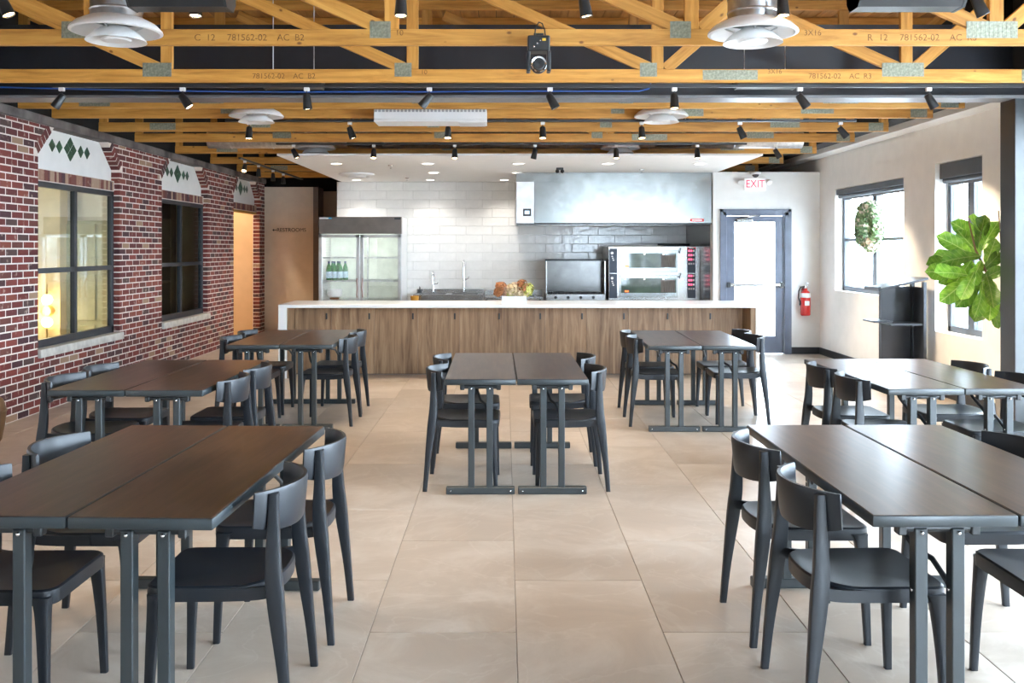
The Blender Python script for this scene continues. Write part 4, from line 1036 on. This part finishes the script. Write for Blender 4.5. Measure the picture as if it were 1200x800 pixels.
def make_chair():
    t = thing('dining_chair', 'x', 'chair')
    # seat outline
    out = []
    fx, hw = .475, .212
    for k in range(7): a = R(90*k/6); out.append((fx-.05+.05*math.sin(a), -hw+.05-.05*math.cos(a)))
    for k in range(7): a = R(90*k/6); out.append((fx-.05+.05*math.cos(a), hw-.05+.05*math.sin(a)))
    n = 22
    for k in range(n+1):
        a = math.pi/2+math.pi*k/n; c, s = math.cos(a), math.sin(a)
        ex = 2/2.7
        out.append((.24+.205*math.copysign(abs(c)**ex, c), .210*math.copysign(abs(s)**ex, s)))
    cx, cy = .25, 0.
    m_ = MB(); rings = []
    for f_, z in ((.96, .404), (1., .405), (1.008, .43), (1.0, .450), (.97, .4555), (.85, .452), (.6, .446), (.3, .443), (.08, .442)):
        rings.append([Vector((cx+(x-cx)*f_, cy+(y-cy)*f_, z+(.012*max(0, (.16-x)/.12) if f_ > .8 else 0))) for x, y in out])
    m_.loft(rings); m_.build('seat', CHAIR, t, True)
    # backrest band
    Rr = .3026; A = R(51); m_ = MB(); rings = []; n = 24
    for k in range(n+1):
        a = -A+2*A*k/n; u = abs(a)/A
        zb = .622+.030*u**3; zt = .770-.004*u
        th_ = .010 if u < .97 else .006
        prof = [(-th_*.7, zb), (th_*.7, zb-.002), (th_, zb+.02), (th_, zt-.012), (th_*.6, zt), (-th_*.6, zt), (-th_, zt-.012), (-th_, zb+.02)]
        ring = []
        for dr, z in prof:
            rad = Rr-dr; tilt = (z-.69)*(-.10)*(1-.5*u)
            ring.append(Vector((Rr-rad*math.cos(a)+tilt, rad*math.sin(a), z)))
        rings.append(ring)
    m_.loft(rings); m_.build('backrest', CHAIR, t, True)
    for s in (-1, 1):
        P = lerp_path([(0, s*.240, 0, .014, .012), (.016, s*.233, .18, .018, .014), (.042, s*.222, .41, .028, .017), (.052, s*.214, .52, .026, .016), (.053, s*.205, .64, .020, .015), (.053, s*.199, .758, .015, .018)], 5)
        m_ = MB(); m_.loft([rring(q[:3], q[3], q[4]) for q in P]); m_.build('leg', CHAIR, t, True)
        P = lerp_path([(.456, s*.226, 0, .013, .012), (.448, s*.218, .22, .017, .015), (.438, s*.205, .39, .024, .020), (.430, s*.198, .432, .034, .026)], 5)
        m_ = MB(); m_.loft([rring(q[:3], q[3], q[4]) for q in P]); m_.build('leg', CHAIR, t, True)
        P = lerp_path([(.046, s*.212, .445), (.10, s*.209, .434), (.18, s*.206, .429), (.30, s*.204, .428)], 4)
        m_ = MB(); m_.loft([[Vector((q[0], q[1]+dy, q[2]+dz)) for dy, dz in ((-.009, -.022), (.007, -.022), (.007, .018), (-.009, .018))] for q in P]); m_.build('side_rail', CHAIR, t, True)
    return t
C0 = make_chair(); C0_used = False
SEATS = {'L1': ((3.31, 3.93), (3.35, 4.02)), 'L2': ((5.94, 6.46), (5.95, 6.50)), 'L3': ((8.60, 9.20), (8.65, 9.26)), 'C': ((6.40, 7.06), (6.40, 7.11)),
         'R1': ((3.33, 3.995), (3.33, 3.95)), 'R2': ((6.00, 6.55), (6.00, 6.60)), 'R3': ((8.64, 9.17), (8.72, 9.25))}
EXTRA = {'L1': (-.145, .165), 'L2': (-.145, .145), 'L3': (-.14, .135), 'C': (-.125, .135), 'R1': (-.16, .15), 'R2': (-.15, .14), 'R3': (-.125, .20)}
cr = random.Random(11)
for k, (left, right) in SEATS.items():
    xa, xb_, y0 = PAIR[k]
    for s, ys in ((-1, left), (1, right)):
        for j, y in enumerate(ys):
            seam = xa+(xb_-xa)*(y-y0)/TLL
            x = seam+s*(TLW+.004)+EXTRA[k][0 if s < 0 else 1]
            if not C0_used: c = C0; C0_used = True
            else: c = dup(C0)
            c.location = (x, y, 0); c.rotation_euler = (0, 0, (0 if s < 0 else math.pi)+R(cr.uniform(-1.2, 1.2)))
            hv = halves(k)[0 if s < 0 else 1]
            tag(c, 'black curved-back chair, %s of two on the %s side of the %s tables' % ('nearer' if j == 0 else 'farther', hv, NM[k]), 'chair', 'black dining chairs')

# ------------------------------------------------------------------ lectern
t = thing('lectern', 'dark metal lectern with sloped top standing by the right wall', 'lectern', (4.30, 10.42, 0))
LM = mat('lectern_blue_black', (.030, .036, .048), .35, spec=.6)
box('side_panel', (-.17, .20, -.012, .012, .03, 1.14), LM, t).location = (0, .17, 0)
box('back_post', (.17, .20, -.18, -.12, .0, 1.20), LM, t)
box('back_post', (.17, .20, .12, .18, .0, 1.20), LM, t)
box('front_post', (-.17, -.06, .12, .18, .0, 1.14), LM, t)
box('back_panel', (.19, .20, -.12, .12, .25, 1.14), LM, t)
box('inner_shelf', (-.17, .19, -.16, .158, .735, .755), LM, t)
box('bottom_shelf', (-.05, .19, -.16, .158, .25, .27), LM, t)
o = MB().box(-.30, .24, -.20, .20, -.012, .012, .004, 1).build('sloped_top', LM, t, False, (-.02, 0, 1.185), (0, R(-13), 0))
box('lip', (-.31, -.28, -.20, .20, -.012, .03), LM, o)
box('side_tray', (-.36, -.16, -.17, .15, .765, .785), LM, t, .004)

# ------------------------------------------------------------------ fiddle-leaf fig behind the column
t = thing('fiddle_leaf_fig', 'tall fiddle leaf fig with big green leaves behind the column', 'plant', (4.515, 8.62, 0))
MB().lathe([(0, 0), (.085, 0), (.105, .26), (.095, .26), (.085, .23), (0, .23)], n=24).build('pot', mat('grey_pot', (.25, .25, .25), .6), t, True)
BARK = mat('fig_bark', (.16, .09, .045), .8)
MB().tube([(0, 0, .22), (-.01, .01, .6), (-.03, .02, .95), (-.12, .05, 1.25), (-.24, .10, 1.55), (-.30, .12, 1.85)], [.018, .017, .015, .013, .010, .006], 8).build('stem', BARK, t, True)
MB().tube([(-.03, .02, .95), (-.0, .03, 1.3), (-.03, .05, 1.6), (-.05, .06, 1.9)], [.012, .010, .008, .005], 8).build('stem', BARK, t, True)
def leaf_mesh(seed):
    rnd = random.Random(seed); m_ = MB(); n, mm = 10, 6; bend = rnd.uniform(.25, .8); vs = []
    for i in range(n+1):
        u = i/n; wv = .5*(.42+.58*u**1.1)*math.sqrt(max(0, 1-((u-.52)/.50)**2 if abs(u-.52) < .5 else 0))*1.25
        wv *= (1-.22*math.exp(-((u-.38)/.12)**2))
        if i in (0, n): wv = .004
        row = []
        for j in range(-mm, mm+1):
            v = j/mm
            z = -bend*.35*u*u + .10*abs(v)**1.5*wv*1.6 + .018*math.sin(9*u+3*abs(v)+seed)*abs(v)*1.4
            row.append(m_.bm.verts.new((u, v*wv*.50, z)))
        vs.append(row)
    for i in range(n):
        for j in range(2*mm): m_.bm.faces.new((vs[i][j], vs[i+1][j], vs[i+1][j+1], vs[i][j+1]))
    return m_.mesh('leaf', LEAFM, True)
m = bpy.data.materials.new('fig_leaf'); m.use_nodes = True; nt = m.node_tree; b = nt.nodes['Principled BSDF']; LEAFM = m
b.inputs['Roughness'].default_value = .38
nz = nt.nodes.new('ShaderNodeTexNoise'); nz.inputs['Scale'].default_value = 5; tcn = nt.nodes.new('ShaderNodeTexCoord'); nt.links.new(tcn.outputs['Object'], nz.inputs['Vector'])
wv_ = nt.nodes.new('ShaderNodeTexWave'); wv_.inputs['Scale'].default_value = 3.2; wv_.bands_direction = 'X'; wv_.inputs['Distortion'].default_value = 1.; nt.links.new(tcn.outputs['Object'], wv_.inputs['Vector'])
rp = nt.nodes.new('ShaderNodeValToRGB'); rp.color_ramp.elements[0].color = (.10, .28, .02, 1); rp.color_ramp.elements[1].color = (.30, .56, .06, 1); rp.color_ramp.elements[0].position = .3; rp.color_ramp.elements[1].position = .72
mxn = nt.nodes.new('ShaderNodeMix'); mxn.data_type = 'FLOAT'; mxn.inputs[0].default_value = .0; nt.links.new(nz.outputs['Fac'], mxn.inputs[2]); nt.links.new(wv_.outputs['Fac'], mxn.inputs[3])
nt.links.new(mxn.outputs[0], rp.inputs[0])
oi_ = nt.nodes.new('ShaderNodeObjectInfo'); sx_ = nt.nodes.new('ShaderNodeSeparateXYZ'); nt.links.new(tcn.outputs['Object'], sx_.inputs[0])
def mth(op, a_, b_=None):
    n_ = nt.nodes.new('ShaderNodeMath'); n_.operation = op
    for k_, v_ in enumerate((a_, b_)):
        if v_ is None: continue
        if isinstance(v_, (int, float)): n_.inputs[k_].default_value = v_
        else: nt.links.new(v_, n_.inputs[k_])
    return n_.outputs[0]
ay_ = mth('ABSOLUTE', sx_.outputs[1]); rib_ = mth('LESS_THAN', ay_, .012)
sv_ = mth('GREATER_THAN', mth('SINE', mth('MULTIPLY', mth('SUBTRACT', sx_.outputs[0], mth('MULTIPLY', ay_, .9)), 46.)), .93)
vein_ = mth('MULTIPLY', mth('MAXIMUM', rib_, mth('MULTIPLY', sv_, .6)), .75)
vx_ = nt.nodes.new('ShaderNodeMix'); vx_.data_type = 'RGBA'; nt.links.new(vein_, vx_.inputs[0]); nt.links.new(rp.outputs[0], vx_.inputs[6]); vx_.inputs[7].default_value = (.50, .66, .22, 1)
hs_ = nt.nodes.new('ShaderNodeHueSaturation'); mr_ = nt.nodes.new('ShaderNodeMapRange'); mr_.inputs[3].default_value = .45; mr_.inputs[4].default_value = 1.15
nt.links.new(oi_.outputs['Random'], mr_.inputs[0]); nt.links.new(mr_.outputs[0], hs_.inputs['Value']); nt.links.new(vx_.outputs[2], hs_.inputs['Color']); nt.links.new(hs_.outputs[0], b.inputs['Base Color'])
tr_ = nt.nodes.new('ShaderNodeBsdfTranslucent'); nt.links.new(hs_.outputs[0], tr_.inputs[0]); ms = nt.nodes.new('ShaderNodeMixShader'); ms.inputs[0].default_value = .28
nt.links.new(b.outputs[0], ms.inputs[1]); nt.links.new(tr_.outputs[0], ms.inputs[2]); nt.links.new(ms.outputs[0], nt.nodes['Material Output'].inputs[0])
leaves = [leaf_mesh(s) for s in range(6)]
# base px, tip px, size factor, depth
LV = [((1150, 275), (1165, 250), 8.9), ((1158, 285), (1140, 250), 8.85), ((1140, 300), (1103, 273), 8.8), ((1130, 318), (1078, 318), 8.7), ((1128, 312), (1082, 305), 8.95),
      ((1140, 322), (1106, 352), 8.7), ((1150, 300), (1128, 278), 8.95), ((1155, 310), (1165, 285), 8.8), ((1150, 325), (1128, 355), 8.9), ((1160, 335), (1143, 374), 8.75),
      ((1165, 330), (1158, 372), 8.6), ((1150, 318), (1170, 300), 8.65), ((1138, 305), (1118, 335), 8.85), ((1155, 345), (1172, 380), 8.6), ((1135, 310), (1104, 292), 9.05),
      ((1155, 290), (1172, 268), 9.0), ((1145, 330), (1168, 318), 8.6), ((1160, 320), (1185, 300), 8.7), ((1165, 340), (1190, 330), 8.6), ((1130, 300), (1150, 335), 9.0), ((1165, 300), (1196, 280), 8.8), ((1150, 305), (1140, 330), 8.6), ((1146, 292), (1152, 256), 8.75), ((1140, 312), (1098, 330), 8.95), ((1150, 300), (1112, 300), 8.6), ((1142, 318), (1128, 346), 8.5), ((1152, 330), (1150, 366), 8.5), ((1135, 322), (1090, 314), 8.55), ((1148, 296), (1166, 262), 8.7), ((1156, 322), (1166, 352), 8.55), ((1150, 285), (1126, 262), 9.0)]
lr = random.Random(2)
for i, (a, b_, d) in enumerate(LV):
    pa = pt(*a, d+.05); pb_ = pt(*b_, d-.05+lr.uniform(-.08, .08)); v = pb_-pa; L = v.length*1.12
    xa_ = v.normalized(); up = Vector((lr.uniform(-1.1, .5), -1, lr.uniform(-.1, 1.1))); ya = up.cross(xa_).normalized(); za_ = xa_.cross(ya)
    M = Matrix((xa_, ya, za_)).transposed().to_4x4()
    L = max(.25, min(.37, L))
    if (pa+xa_*L).x > 4.55: continue
    o = link('leaf', leaves[i % 6], t)
    o.matrix_local = Matrix.Translation(pa-Vector(t.location)) @ M @ Matrix.Diagonal((L, L*.95, L, 1))
# wreath on the window
wy = 12.35; p = pt(1016, 265, wy)
t = thing('wreath', 'round green and cream leafy wreath hanging on the window', 'wreath', (XR+.05, 12.36, H+(VY-265)*12.36/F))
m_ = MB(); m_.tube([(0, .24*math.cos(a*math.pi/12), .24*math.sin(a*math.pi/12)) for a in range(24)], .03, 8, close=True); m_.build('ring', BARK, t, True)
WG = mat('pale_sage_leaf', (.22, .34, .16), .6, var=.4, scale=30); WC = mat('cream_blossom', (.72, .62, .50), .6, var=.2, scale=30)
wrn = random.Random(9)
for nm_, m__, cnt, sz in (('foliage', WG, 1300, .034), ('blossoms', WC, 900, .030)):
    m_ = MB()
    for k in range(26 if nm_ == 'foliage' else 20):
        a = wrn.uniform(0, 2*math.pi)
        cluster(m_, (-.02, .245*math.cos(a), .245*math.sin(a)), .095, cnt//18, sz, wrn)
    m_.build(nm_, m__, t)
MB().cyl((0, 0, .24), (0, 0, .41), .003, n=5).build('hanger', WHITEM, t)

# ------------------------------------------------------------------ brown leather pouf at the left edge
p = pt(-14, 0, 7.55)
t = thing('leather_pouf', 'brown leather pouf at the far left edge near the brick wall', 'pouf', (-4.085, 7.55, 0))
LE = mat('brown_leather', (.13, .065, .022), .45, bump=.2, bscale=60)
MB().lathe([(0, .02), (.09, .02), (.11, .05), (.135, .18), (.145, .28), (.12, .37), (.07, .40), (0, .41)], n=28).build('cushion', LE, t, True)
MB().lathe([(0, 0), (.085, 0), (.085, .02), (0, .02)], n=20).build('base', BLACKM, t)
m_ = MB()
m_.tube([(.147*math.cos(a*math.pi/12), .147*math.sin(a*math.pi/12), .28) for a in range(24)], .006, 6, close=True); m_.build('piping', LE, t, True)
